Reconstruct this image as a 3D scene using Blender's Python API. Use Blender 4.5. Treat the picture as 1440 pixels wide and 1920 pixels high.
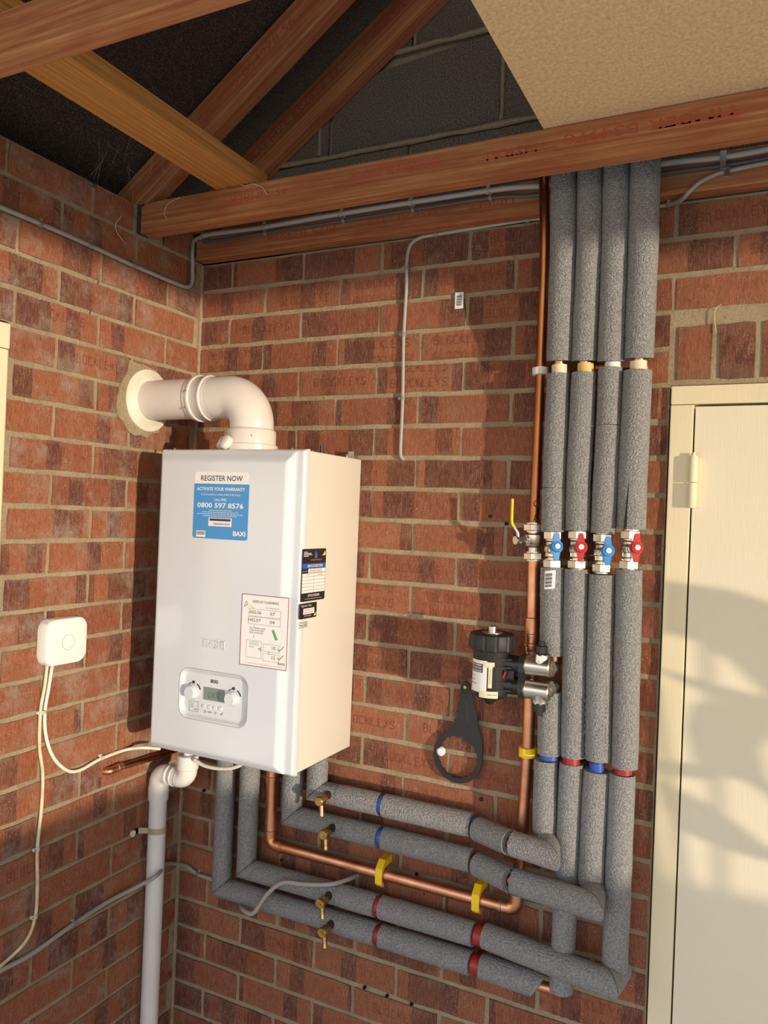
import bpy, bmesh, math, random
from math import sin, cos, pi, radians
from mathutils import Vector as V, Matrix
random.seed(7)
SC = bpy.context.scene
for o in list(bpy.data.objects): bpy.data.objects.remove(o)
COL = SC.collection

# ---------------------------------------------------------------- camera
cam = bpy.data.cameras.new('camera'); camo = bpy.data.objects.new('camera', cam); COL.objects.link(camo)
F_PX, YAW, PITCH, ROLL = 1466.2, -0.459231, 0.004622, 0.040086
fw = V((sin(YAW)*cos(PITCH), cos(YAW)*cos(PITCH), sin(PITCH)))
r0 = V((cos(YAW), -sin(YAW), 0)); u0 = r0.cross(fw)
rt = r0*cos(ROLL)+u0*sin(ROLL); up = -r0*sin(ROLL)+u0*cos(ROLL)
camo.matrix_world = Matrix(((rt.x, up.x, -fw.x, 1.41932), (rt.y, up.y, -fw.y, -1.68830), (rt.z, up.z, -fw.z, 1.73532), (0, 0, 0, 1)))
cam.sensor_fit = 'VERTICAL'; cam.sensor_height = 24.0; cam.lens = 24.0*F_PX/1920.0
cam.clip_start = 0.01; cam.clip_end = 200
SC.camera = camo

# ---------------------------------------------------------------- light
w = bpy.data.worlds.new('sky'); SC.world = w; w.use_nodes = True
nt = w.node_tree; nt.nodes.clear()
wo = nt.nodes.new('ShaderNodeOutputWorld'); bg = nt.nodes.new('ShaderNodeBackground')
tc = nt.nodes.new('ShaderNodeTexCoord'); sx = nt.nodes.new('ShaderNodeSeparateXYZ'); cr = nt.nodes.new('ShaderNodeValToRGB')
nt.links.new(tc.outputs['Generated'], sx.inputs[0]); nt.links.new(sx.outputs['Z'], cr.inputs[0])
cr.color_ramp.elements[0].position = 0.0; cr.color_ramp.elements[0].color = (1.0, 0.86, 0.66, 1)
cr.color_ramp.elements[1].position = 0.75; cr.color_ramp.elements[1].color = (0.36, 0.56, 0.95, 1)
e = cr.color_ramp.elements.new(0.22); e.color = (0.80, 0.86, 0.98, 1)
nt.links.new(cr.outputs[0], bg.inputs[0]); bg.inputs[1].default_value = 1.95
nt.links.new(bg.outputs[0], wo.inputs[0])
sun = bpy.data.lights.new('sun', 'SUN'); suno = bpy.data.objects.new('sun', sun); COL.objects.link(suno)
sun.energy = 3.3; sun.color = (1.0, 0.83, 0.62); sun.angle = radians(0.6)
suno.rotation_euler = V((-0.910, 0.414, 0.0)).to_track_quat('-Z', 'Y').to_euler()
suno.location = (6, -2, 3)
SC.view_settings.view_transform = 'Standard'; SC.view_settings.look = 'None'
SC.view_settings.gamma = 1.0; SC.view_settings.use_curve_mapping = False
SC.view_settings.exposure = 0.08

# ---------------------------------------------------------------- materials
class NT:
    def __init__(s, name):
        s.m = bpy.data.materials.new(name); s.m.use_nodes = True; s.t = s.m.node_tree
        s.b = s.t.nodes['Principled BSDF']
    def n(s, kind, **kw):
        nd = s.t.nodes.new(kind)
        for k, v in kw.items():
            if k in nd.inputs: nd.inputs[k].default_value = v
            else: setattr(nd, k, v)
        return nd
    def l(s, a, b): s.t.links.new(a, b)
    def obj(s, scale=(1, 1, 1), rnd=False):
        c = s.n('ShaderNodeTexCoord'); mp = s.n('ShaderNodeMapping'); mp.inputs['Scale'].default_value = scale
        s.l(c.outputs['Object'], mp.inputs[0])
        if rnd:
            oi = s.n('ShaderNodeObjectInfo'); mu = s.n('ShaderNodeMath', operation='MULTIPLY'); mu.inputs[1].default_value = 37.0
            s.l(oi.outputs['Random'], mu.inputs[0]); s.l(mu.outputs[0], mp.inputs['Location'])
        return mp.outputs[0]
    def noise(s, vec, scale, detail=3, rough=.5):
        nz = s.n('ShaderNodeTexNoise'); nz.inputs['Scale'].default_value = scale; nz.inputs['Detail'].default_value = detail
        nz.inputs['Roughness'].default_value = rough
        s.l(vec, nz.inputs['Vector']); return nz.outputs['Fac']
    def ramp(s, fac, stops):
        r = s.n('ShaderNodeValToRGB'); s.l(fac, r.inputs[0]); cr = r.color_ramp
        while len(cr.elements) < len(stops): cr.elements.new(.5)
        for e, (p, c) in zip(cr.elements, stops):
            e.position = p; e.color = (*c, 1) if len(c) == 3 else c
        return r.outputs[0]
    def mix(s, fac, a, b, mode='MIX'):
        mx = s.n('ShaderNodeMix', data_type='RGBA', blend_type=mode)
        if isinstance(fac, float): mx.inputs[0].default_value = fac
        else: s.l(fac, mx.inputs[0])
        for i, v in ((6, a), (7, b)):
            if isinstance(v, tuple): mx.inputs[i].default_value = (*v, 1)
            else: s.l(v, mx.inputs[i])
        return mx.outputs[2]
    def math(s, op, a, b=None):
        m = s.n('ShaderNodeMath', operation=op)
        for i, v in ((0, a), (1, b)):
            if v is None: continue
            if isinstance(v, (int, float)): m.inputs[i].default_value = v
            else: s.l(v, m.inputs[i])
        return m.outputs[0]
    def bump(s, h, strength=.4, dist=.002, chain=None):
        b = s.n('ShaderNodeBump'); b.inputs['Strength'].default_value = strength; b.inputs['Distance'].default_value = dist
        s.l(h, b.inputs['Height'])
        if chain: s.l(chain, b.inputs['Normal'])
        return b.outputs[0]
    def col(s, c):
        if isinstance(c, tuple): s.b.inputs['Base Color'].default_value = (*c, 1)
        else: s.l(c, s.b.inputs['Base Color'])
    def nrm(s, b): s.l(b, s.b.inputs['Normal'])

def plain(name, c, rough=.5, metal=0.0, coat=0.0, bump=None, var=None):
    t = NT(name); t.b.inputs['Roughness'].default_value = rough; t.b.inputs['Metallic'].default_value = metal
    t.b.inputs['Coat Weight'].default_value = coat
    t.col(c)
    if var:
        f = t.noise(t.obj(), var[0], 3)
        t.col(t.mix(t.ramp(f, [(.35, (0, 0, 0)), (.65, (1, 1, 1))]), c, var[1]))
    if bump: t.nrm(t.bump(t.noise(t.obj(), bump[0], 3), bump[1], bump[2]))
    return t.m

def m_brick(name, base_stops, purple=.38, eff=.0, smear=.35):
    t = NT(name); t.b.inputs['Roughness'].default_value = .92; t.b.inputs['Specular IOR Level'].default_value = .2
    oi = t.n('ShaderNodeObjectInfo'); rnd = oi.outputs['Random']
    v = t.obj((1, 1, 1), True)
    base = t.ramp(rnd, base_stops)
    f1 = t.noise(v, 18, 4, .6)
    base = t.mix(t.ramp(f1, [(.3, (0, 0, 0)), (.7, (1, 1, 1))]), base, (.54, .190, .100), 'MIX')
    base = t.mix(.35, base, t.ramp(rnd, base_stops))
    # firing bands: steps along the brick
    tcn = t.n('ShaderNodeTexCoord'); sp = t.n('ShaderNodeSeparateXYZ'); t.l(tcn.outputs['Object'], sp.inputs[0])
    wob = t.math('MULTIPLY', t.noise(v, 60, 2), .004)
    xx = t.math('ADD', sp.outputs['X'], wob)
    st = t.math('FLOOR', t.math('MULTIPLY', t.math('ADD', xx, t.math('MULTIPLY', rnd, 13.7)), 24.0))
    wn = t.n('ShaderNodeTexWhiteNoise', noise_dimensions='1D'); t.l(st, wn.inputs['W'])
    band = t.math('GREATER_THAN', wn.outputs['Value'], 1-purple)
    band = t.math('MULTIPLY', band, t.ramp(t.noise(v, 9, 2), [(.3, (.45,)*3), (.6, (.85,)*3)]))
    base = t.mix(band, base, (.19, .080, .064))
    # drag marks, grit and salts
    vst = t.obj((420, 420, 46), True); drag = t.noise(vst, 1.0, 4, .7)
    base = t.mix(t.ramp(drag, [(.32, (.5,)*3), (.46, (0, 0, 0))]), base, (.15, .05, .032))
    base = t.mix(t.ramp(drag, [(.50, (0, 0, 0)), (.70, (.7,)*3)]), base, (.70, .36, .21))
    salt = t.noise(v, 430, 2, .6)
    base = t.mix(t.math('MULTIPLY', t.ramp(salt, [(.625, (0, 0, 0)), (.68, (1, 1, 1))]), t.ramp(t.noise(v, 20, 3), [(.40, (.1,)*3), (.62, (.95,)*3)])), base, (.80, .68, .55))
    # fine speckle
    sp2 = t.noise(v, 420, 2, .7)
    base = t.mix(t.ramp(sp2, [(.62, (0, 0, 0)), (.74, (.55,)*3)]), base, (.60, .40, .28))
    base = t.mix(t.ramp(t.noise(v, 60, 5, .7), [(.2, (.35,)*3), (.48, (0, 0, 0))]), base, (.10, .035, .022))
    # mortar smear towards the long edges
    az = t.math('ABSOLUTE', sp.outputs['Z'])
    ed = t.math('ADD', t.math('MULTIPLY', az, 11.0), t.math('MULTIPLY', t.noise(v, 34, 6, .75), 1.3))
    base = t.mix(t.math('MULTIPLY', t.ramp(ed, [(.98, (0, 0, 0)), (1.12, (1, 1, 1))]), smear), base, (.44, .27, .17))
    base = t.mix(t.ramp(t.noise(v, 14, 6, .72), [(.56, (0, 0, 0)), (.72, (smear*1.1,)*3)]), base, (.46, .33, .22))
    if eff:
        base = t.mix(t.ramp(t.noise(v, 11, 6, .75), [(.50, (0, 0, 0)), (.66, (eff,)*3)]), base, (.62, .52, .42))
    t.col(base)
    wv = t.n('ShaderNodeTexWave', wave_type='BANDS', bands_direction='X'); t.l(v, wv.inputs['Vector'])
    wv.inputs['Scale'].default_value = 75; wv.inputs['Distortion'].default_value = 2.5; wv.inputs['Detail'].default_value = 2
    comb = t.math('MULTIPLY', wv.outputs['Fac'], t.ramp(t.noise(v, 12, 1), [(.48, (0, 0, 0)), (.56, (1, 1, 1))]))
    b1 = t.bump(comb, .6, .002)
    b2 = t.bump(t.noise(v, 170, 6, .8), 1.0, .008, t.bump(drag, .9, .004, b1))
    t.nrm(t.bump(t.noise(v, 38, 5, .65), .8, .009, b2))
    return t.m
ST = [(0, (.42, .135, .075)), (.3, (.52, .185, .098)), (.6, (.60, .235, .128)), (.85, (.47, .152, .085)), (1, (.36, .122, .085))]
M = {}
M['brick'] = m_brick('brick_back', ST)
M['brick_left'] = m_brick('brick_side', [(0, (.42, .13, .068)), (.4, (.54, .18, .085)), (.8, (.60, .225, .115)), (1, (.36, .11, .065))], .35, .55, .5)
t = NT('mortar'); t.b.inputs['Roughness'].default_value = .95; t.b.inputs['Specular IOR Level'].default_value = .1
v = t.obj(); mc = t.mix(t.noise(v, 22, 5, .7), t.mix(t.noise(v, 300, 2), (.42, .32, .195), (.60, .47, .30)), (.66, .54, .37))
mc = t.mix(t.ramp(t.noise(v, 190, 5, .75), [(.30, (.9,)*3), (.44, (0, 0, 0))]), mc, (.20, .135, .075))
t.col(t.mix(t.ramp(t.noise(v, 9, 4, .6), [(.4, (.35,)*3), (.6, (0, 0, 0))]), mc, (.34, .25, .15)))
t.nrm(t.bump(t.noise(v, 130, 6, .75), 1.0, .008, t.bump(t.noise(v, 26, 4), 1.0, .014))); M['mortar'] = t.m
t = NT('concrete_block'); t.b.inputs['Roughness'].default_value = .97; t.b.inputs['Specular IOR Level'].default_value = .1
v = t.obj(); t.col(t.mix(t.ramp(t.noise(v, 240, 3, .7), [(.38, (0, 0, 0)), (.64, (1, 1, 1))]), (.15, .135, .11), (.36, .325, .27)))
t.nrm(t.bump(t.noise(v, 150, 5, .75), 1.0, .014)); M['block'] = t.m
t = NT('block_mortar'); t.b.inputs['Roughness'].default_value = .97
v = t.obj(); t.col(t.mix(t.noise(v, 90, 4), (.20, .165, .115), (.32, .26, .18))); t.nrm(t.bump(t.noise(v, 120, 4), 1.0, .004)); M['block_mortar'] = t.m

def m_wood(name, c1, c2, c3, red=0.0, scale=1.0):
    t = NT(name); t.b.inputs['Roughness'].default_value = .72; t.b.inputs['Specular IOR Level'].default_value = .25
    v = t.obj((1.3*scale, 60*scale, 60*scale), True)
    g = t.noise(v, 3.2, 7, .7)
    wv = t.n('ShaderNodeTexWave', wave_type='RINGS', rings_direction='X'); t.l(t.obj((.35, 9, 9), True), wv.inputs['Vector'])
    wv.inputs['Scale'].default_value = 3.2; wv.inputs['Distortion'].default_value = 5; wv.inputs['Detail'].default_value = 3
    base = t.ramp(g, [(.30, c1), (.5, c2), (.68, c3)])
    base = t.mix(t.math('MULTIPLY', wv.outputs['Fac'], .38), base, c1)
    if red:
        base = t.mix(t.ramp(t.noise(t.obj((2.2, 9, 9), True), 2.4, 4), [(.48, (0, 0, 0)), (.62, (red,)*3)]), base, (.30, .055, .025))
    t.col(base)
    t.nrm(t.bump(g, .5, .0015)); return t.m
M['wood'] = m_wood('red_timber', (.27, .095, .036), (.44, .185, .075), (.60, .29, .13), .45)
M['wood_orange'] = m_wood('orange_timber', (.36, .14, .035), (.58, .27, .07), (.72, .38, .12))
M['ink'] = plain('red_ink', (.42, .085, .045), .8)
t = NT('roofing_felt'); t.b.inputs['Roughness'].default_value = .95; v = t.obj()
t.col(t.mix(t.ramp(t.noise(v, 260, 5, .8), [(.48, (0, 0, 0)), (.68, (1,)*3)]), (.030, .022, .016), (.19, .15, .11)))
t.nrm(t.bump(t.noise(v, 200, 5, .8), .9, .003)); M['felt'] = t.m
t = NT('board_fibre'); t.b.inputs['Roughness'].default_value = .9; v = t.obj((1.25, 1, 1))
t.col(t.mix(t.ramp(t.noise(v, 120, 5, .72), [(.34, (0, 0, 0)), (.66, (1, 1, 1))]), (.68, .46, .23), (.93, .72, .42)))
t.nrm(t.bump(t.noise(v, 120, 5, .72), .7, .003)); M['board'] = t.m
t = NT('foam'); t.b.inputs['Roughness'].default_value = .55; t.b.inputs['Specular IOR Level'].default_value = .45; v = t.obj()
t.col(t.mix(t.ramp(t.noise(v, 330, 2, .5), [(.38, (0, 0, 0)), (.64, (1, 1, 1))]), (.19, .192, .195), (.345, .345, .338)))
t.nrm(t.bump(t.noise(v, 300, 2, .5), 1.0, .005, t.bump(t.noise(v, 24, 2), .35, .004))); M['foam'] = t.m
M['foam_in'] = plain('foam_core', (.11, .11, .115), .9)
M['foam_print'] = plain('foam_print', (.05, .05, .055), .8)
t = NT('copper'); t.b.inputs['Metallic'].default_value = 1; t.b.inputs['Roughness'].default_value = .38; v = t.obj((1, 1, 1))
t.col(t.mix(t.ramp(t.noise(v, 26, 4, .6), [(.35, (0, 0, 0)), (.7, (1, 1, 1))]), (.80, .40, .24), (.62, .27, .13))); t.nrm(t.bump(t.noise(v, 60, 2), .15, .001)); M['copper'] = t.m
t = NT('aged_copper'); t.b.inputs['Metallic'].default_value = 1; t.b.inputs['Roughness'].default_value = .34; v = t.obj((1, 1, .25))
t.col(t.mix(t.ramp(t.noise(v, 30, 4, .6), [(.35, (0, 0, 0)), (.7, (1, 1, 1))]), (.50, .21, .09), (.33, .13, .05))); M['copper_old'] = t.m
M['solder'] = plain('solder', (.45, .38, .32), .4, 1.0)
M['nickel'] = plain('nickel', (.66, .62, .54), .28, 1.0)
M['brass'] = plain('brass', (.72, .50, .20), .3, 1.0, var=(60, (.5, .33, .12)))
M['steel'] = plain('steel', (.62, .62, .60), .35, 1.0)
M['enamel_sky_tint'] = plain('enamel_sky_tint', (.66, .70, .75), .14, 0, .5)  # cool tint puts the skylight on the boiler front into its white
M['white_sun_tint'] = plain('side_panel_sun_tint', (.73, .69, .60), .35)  # same white as the front, cream tint paints the warm sun on it
M['flue'] = plain('flue_white', (.76, .71, .66), .30, var=(14, (.72, .66, .61)))
M['flue_disc'] = plain('rubber_white', (.80, .77, .66), .6, var=(20, (.66, .62, .50)))
M['pvc'] = plain('pvc_white', (.78, .76, .72), .3, var=(9, (.72, .70, .66)))
M['cream_plastic'] = plain('cream_plastic', (.76, .68, .47), .5)
M['yellowed'] = plain('yellowed_plastic', (.74, .52, .20), .5)
M['white_plastic'] = plain('white_plastic', (.80, .79, .76), .35)
M['black_plastic'] = plain('black_plastic', (.018, .018, .019), .38)
M['black_sat'] = plain('black_satin', (.014, .0145, .015), .55, bump=(400, .2, .0006))
M['grey_print'] = plain('dark_print', (.03, .03, .035), .6)
M['grey_mid'] = plain('grey_print', (.18, .18, .19), .6)
M['blue_label'] = plain('blue_label', (.055, .29, .66), .35)
M['blue_band'] = plain('blue_stripe', (.03, .13, .45), .4)
M['white_label'] = plain('white_label', (.84, .83, .82), .4)
M['navy_print'] = plain('navy_print', (.03, .045, .11), .5)
M['green_print'] = plain('green_print', (.10, .38, .10), .5)
M['dark_red_print'] = plain('dark_red_print', (.30, .045, .06), .5)
M['red_pen'] = plain('red_pen', (.70, .06, .03), .5)
M['yellow_print'] = plain('yellow_print', (.85, .62, .06), .5)
M['orange_print'] = plain('orange_print', (.75, .22, .04), .5)
M['lcd'] = plain('lcd', (.20, .26, .24), .25)
M['lcd_seg'] = plain('lcd_segments', (.10, .135, .125), .3)
M['blue_handle'] = plain('blue_handle', (.03, .23, .62), .3)
M['red_handle'] = plain('red_handle', (.48, .015, .02), .28)
M['yellow'] = plain('yellow_plastic', (.95, .64, .012), .38)
M['blue_clip'] = plain('blue_clip', (.025, .10, .42), .35)
M['red_clip'] = plain('red_clip', (.36, .018, .02), .4)
M['cable_grey'] = plain('cable_grey', (.37, .355, .32), .45)
M['cable_light'] = plain('cable_light_grey', (.46, .45, .43), .4)
M['cable_dark'] = plain('cable_dark_grey', (.10, .105, .11), .45)
M['cable_white'] = plain('cable_white', (.80, .76, .64), .4)
M['cable_cream'] = plain('cable_cream', (.74, .66, .46), .45, var=(30, (.60, .48, .27)))
t = NT('cream_paint'); t.b.inputs['Roughness'].default_value = .42; v = t.obj((14, 14, .8))
t.col(t.mix(t.ramp(t.noise(t.obj(), 3.0, 4), [(.35, (0, 0, 0)), (.7, (1, 1, 1))]), (.82, .73, .50), (.78, .68, .45)))
t.nrm(t.bump(t.noise(v, 22, 4, .6), .35, .0012, t.bump(t.noise(t.obj(), 8, 3), .3, .003))); M['paint'] = t.m
t = NT('white_door_paint'); t.b.inputs['Roughness'].default_value = .45; v = t.obj((14, 14, .8))
t.col(t.mix(t.noise(t.obj(), 2.5, 3), (.82, .75, .58), (.78, .70, .52)))
t.nrm(t.bump(t.noise(v, 22, 4, .6), .35, .0012)); M['door'] = t.m
M['dark_gap'] = plain('dark_gap', (.02, .015, .012), .9)
M['floor'] = plain('concrete_floor', (.76, .68, .54), .85, var=(3, (.70, .62, .50)))
M['drive'] = plain('pale_paving', (.66, .56, .41), .9, var=(5, (.56, .47, .35)))
M['shadow_leaf'] = plain('plant_leaf', (.05, .11, .03), .7)  # green of the added plant that shades the door
M['straw'] = plain('straw', (.66, .52, .32), .8)
M['web'] = plain('cobweb', (.40, .36, .30), .9)
M['insul'] = plain('yellow_insulation', (.78, .66, .36), .95, bump=(60, .9, .006))
t = NT('patterned_glass'); t.b.inputs['Transmission Weight'].default_value = 1; t.b.inputs['Roughness'].default_value = .12; t.b.inputs['IOR'].default_value = 1.2; t.col((.93, .96, .98)); t.nrm(t.bump(t.noise(t.obj(), 160, 2), .6, .002)); M['glass'] = t.m
M['marker'] = plain('black_marker', (.012, .012, .014), .6)

# ---------------------------------------------------------------- builders
ORG = {}
def link(name, bm, mat=None, parent=None, smooth=False, org=None, sharp=40):
    me = bpy.data.meshes.new(name)
    if parent is not None: o_ = ORG[parent.name]
    elif org is not None: o_ = V(org)
    else:
        zs = [v.co.z for v in bm.verts]; xs = [v.co.x for v in bm.verts]; ys = [v.co.y for v in bm.verts]
        o_ = V(((min(xs)+max(xs))/2, (min(ys)+max(ys))/2, min(zs)))
    bmesh.ops.translate(bm, vec=-o_, verts=bm.verts)
    bmesh.ops.recalc_face_normals(bm, faces=bm.faces)
    if smooth:
        for f in bm.faces: f.smooth = True
        lim = radians(sharp)
        for e in bm.edges:
            if len(e.link_faces) == 2 and e.calc_face_angle(0) > lim: e.smooth = False
    bm.to_mesh(me); bm.free()
    if mat is not None: me.materials.append(M[mat] if isinstance(mat, str) else mat)
    o = bpy.data.objects.new(name, me); COL.objects.link(o)
    if parent is not None:
        o.parent = parent
        ORG[o.name] = o_
    else:
        o.location = o_; ORG[o.name] = o_
    return o
def tag(o, label=None, cat=None, group=None, kind=None):
    if label: o['label'] = label
    if cat: o['category'] = cat
    if group: o['group'] = group
    if kind: o['kind'] = kind
    return o
def thing(name, label, cat, loc, group=None):
    o = bpy.data.objects.new(name, None); COL.objects.link(o); o.location = loc; o.empty_display_size = .05
    ORG[o.name] = V(loc); return tag(o, label, cat, group)
def nb(): return bmesh.new()
def box(bm, a, b, bev=0):
    x0, y0, z0 = a; x1, y1, z1 = b
    r = bmesh.ops.create_cube(bm, size=1.0)
    for v in r['verts']:
        v.co = V(((x0+x1)/2+v.co.x*(x1-x0), (y0+y1)/2+v.co.y*(y1-y0), (z0+z1)/2+v.co.z*(z1-z0)))
    if bev:
        es = {e for v in r['verts'] for e in v.link_edges}
        bmesh.ops.bevel(bm, geom=list(es), offset=bev, segments=2, affect='EDGES', profile=.6)
def perp(d):
    a = V((0, 0, 1)) if abs(d.z) < .9 else V((1, 0, 0))
    u = d.cross(a).normalized(); return u, d.cross(u).normalized()
def sweep(bm, pts, R, seg=18, n0=None, n1=None, cap=True, flip=False, flat=1.0):
    """tube with mitred corners; R number or list; n0/n1 = end plane normals"""
    P0 = [V(p) for p in pts]; keep = [0]+[i for i in range(1, len(P0)) if (P0[i]-P0[i-1]).length > 1e-6]
    if isinstance(R, (list, tuple)): R = [R[i] for i in keep]
    P = [P0[i] for i in keep]; n = len(P)
    D = [(P[i+1]-P[i]).normalized() for i in range(n-1)]
    u, w_ = perp(D[0]); rings = []
    for i in range(n):
        if i > 0 and i < n-1:
            q = D[i-1].rotation_difference(D[i]); nrm = (D[i-1]+D[i]).normalized(); d = D[i-1]
        elif i == 0: nrm = V(n0) if n0 is not None else D[0]; d = D[0]; q = None
        else: nrm = V(n1) if n1 is not None else D[-1]; d = D[-1]; q = None
        r = R[i] if isinstance(R, (list, tuple)) else R
        ring = []
        for k in range(seg):
            a = 2*pi*k/seg; o = u*cos(a)*r+w_*sin(a)*r*flat
            t_ = -(o.dot(nrm))/d.dot(nrm); ring.append(bm.verts.new(P[i]+o+d*t_))
        rings.append(ring)
        if q is not None: u = q @ u; w_ = q @ w_
    for a, b in zip(rings, rings[1:]):
        for k in range(seg): bm.faces.new((a[k], a[(k+1) % seg], b[(k+1) % seg], b[k]))
    if cap: bm.faces.new(rings[0][::-1]); bm.faces.new(rings[-1])
    return rings
def fillet(pts, rad, n=5):
    P = [V(p) for p in pts]; out = [P[0]]
    for i in range(1, len(P)-1):
        a = P[i-1]-P[i]; b = P[i+1]-P[i]; r = min(rad, a.length*.48, b.length*.48)
        A = P[i]+a.normalized()*r; B_ = P[i]+b.normalized()*r
        for k in range(n+1):
            s = k/n; out.append(A*(1-s)**2+P[i]*2*s*(1-s)+B_*s*s)
    out.append(P[-1]); return out
def smoothpath(pts, n=6):
    P = [V(p) for p in pts]; P = [P[0]*2-P[1]]+P+[P[-1]*2-P[-2]]; out = []
    for i in range(1, len(P)-2):
        for k in range(n):
            t_ = k/n; a, b, c, d = P[i-1:i+3]
            out.append(.5*((2*b)+(c-a)*t_+(2*a-5*b+4*c-d)*t_**2+(-a+3*b-3*c+d)*t_**3))
    out.append(P[-2]); return out
def lathe(bm, p, axis, prof, seg=24, cap=True):
    p = V(p); d = V(axis).normalized(); u, w_ = perp(d); rings = []
    for (t_, r) in prof:
        rings.append([bm.verts.new(p+d*t_+(u*cos(2*pi*k/seg)+w_*sin(2*pi*k/seg))*max(r, 1e-5)) for k in range(seg)])
    for a, b in zip(rings, rings[1:]):
        for k in range(seg): bm.faces.new((a[k], a[(k+1) % seg], b[(k+1) % seg], b[k]))
    if cap: bm.faces.new(rings[0][::-1]); bm.faces.new(rings[-1])
def prism(bm, outline, n, depth, holes=None):
    """outline: list of V (planar); extruded along n*depth"""
    lo = [bm.verts.new(V(p)) for p in outline]; hi = [bm.verts.new(V(p)+V(n)*depth) for p in outline]; m = len(lo)
    bm.faces.new(lo[::-1]); bm.faces.new(hi)
    for i in range(m): bm.faces.new((lo[i], lo[(i+1) % m], hi[(i+1) % m], hi[i]))
class Frame:
    """flat frame: u right, v up, n out"""
    def __init__(s, o, u, v, n): s.o, s.u, s.v, s.n = V(o), V(u), V(v), V(n)
    def p(s, x, y, h=0.0): return s.o+s.u*x+s.v*y+s.n*h
def rrect(w_, h_, r, n=4):
    out = []
    for cx, cy, a0 in ((w_/2-r, h_/2-r, 0), (-w_/2+r, h_/2-r, pi/2), (-w_/2+r, -h_/2+r, pi), (w_/2-r, -h_/2+r, 3*pi/2)):
        for k in range(n+1): a = a0+pi/2*k/n; out.append((cx+r*cos(a), cy+r*sin(a)))
    return out
def fpoly(bm, fr, pts, h, d=.0003):
    prism(bm, [fr.p(x, y, h) for x, y in pts], fr.n, d)
def frect(bm, fr, x0, y0, x1, y1, h, d=.0003): fpoly(bm, fr, [(x0, y0), (x1, y0), (x1, y1), (x0, y1)], h, d)
_tc = {}
def glyphs(body, bold=0.0):
    k = (body, bold)
    if k not in _tc:
        cu = bpy.data.curves.new('t', 'FONT'); cu.body = body; cu.size = 1; cu.align_x = 'CENTER'; cu.align_y = 'CENTER'; cu.offset = bold; cu.resolution_u = 2
        o = bpy.data.objects.new('t', cu); COL.objects.link(o)
        dg = bpy.context.evaluated_depsgraph_get(); dg.update(); me = bpy.data.meshes.new_from_object(o.evaluated_get(dg))
        vs = [tuple(v.co) for v in me.vertices]; fs = [tuple(p.vertices) for p in me.polygons]
        xs = [v[0] for v in vs]; ys = [v[1] for v in vs]
        _tc[k] = (vs, fs, min(xs), max(xs), min(ys), max(ys))
        bpy.data.objects.remove(o); bpy.data.curves.remove(cu); bpy.data.meshes.remove(me)
    return _tc[k]
def text(bm, fr, body, cx, cy, wdt, hgt, h, bold=0.0, ang=0.0, mirror=False):
    vs, fs, x0, x1, y0, y1 = glyphs(body, bold)
    sx_ = wdt/(x1-x0); sy_ = hgt/(y1-y0); c_, s_ = cos(ang), sin(ang); vv = []
    for x, y, z in vs:
        X = (x-(x0+x1)/2)*sx_; Y = (y-(y0+y1)/2)*sy_
        if mirror: X = -X
        vv.append(bm.verts.new(fr.p(cx+X*c_-Y*s_, cy+X*s_+Y*c_, h)))
    for f in fs:
        try: bm.faces.new([vv[i] for i in f])
        except ValueError: pass
def strokes(bm, fr, lines, wd, h, d=.0002):
    for ln in lines:
        for (x0, y0), (x1, y1) in zip(ln, ln[1:]):
            dx, dy = x1-x0, y1-y0; L_ = math.hypot(dx, dy)
            if L_ < 1e-6: continue
            nx, ny = -dy/L_*wd/2, dx/L_*wd/2; ex, ey = dx/L_*wd*.3, dy/L_*wd*.3
            vs = [bm.verts.new(fr.p(a, b, h)) for a, b in ((x0-ex+nx, y0-ey+ny), (x0-ex-nx, y0-ey-ny), (x1+ex-nx, y1+ey-ny), (x1+ex+nx, y1+ey+ny))]
            bm.faces.new(vs)
def wobble(pts, step=.03, amp=.0): # subdivide a path
    out = []; P = [V(p) for p in pts]
    for a, b in zip(P, P[1:]):
        n = max(1, int((b-a).length/step))
        for k in range(n): out.append(a.lerp(b, k/n))
    out.append(P[-1]); return out
def foam(parent, pts, R, n0=None, n1=None, label=None, name='insulation_sleeve', jit=.022):
    bm = nb(); P = wobble(pts, .035); Rs = [R*(1+random.uniform(-jit, jit)) for _ in P]
    Rs[0] = R*.985; Rs[-1] = R*.985
    a = sweep(bm, P, Rs, 28, n0, n1, cap=False)
    b = sweep(bm, P, [max(r-.0125, .0115) for r in Rs], 28, n0, n1, cap=False)
    for x, y in ((a[0], b[0]), (a[-1], b[-1])):
        for k in range(28): bm.faces.new((x[k], x[(k+1) % 28], y[(k+1) % 28], y[k]))
    o = link(name, bm, 'foam', parent, True, sharp=50)
    if label: o['label'] = label
    return o

# ---------------------------------------------------------------- structure: floor, ground
bm = nb(); box(bm, (-.35, -4.2, -.1), (5.2, 0, 0)); tag(link('floor', bm, 'floor'), kind='structure')
bm = nb(); box(bm, (-.35, 0.0, -.1), (5.2, 12, -.002)); box(bm, (-12, -16, -.1), (16, -4.2, -.002)); box(bm, (5.2, -4.2, -.1), (16, 12, -.002)); tag(link('trim_1', bm, 'drive'), kind='structure')

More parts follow.
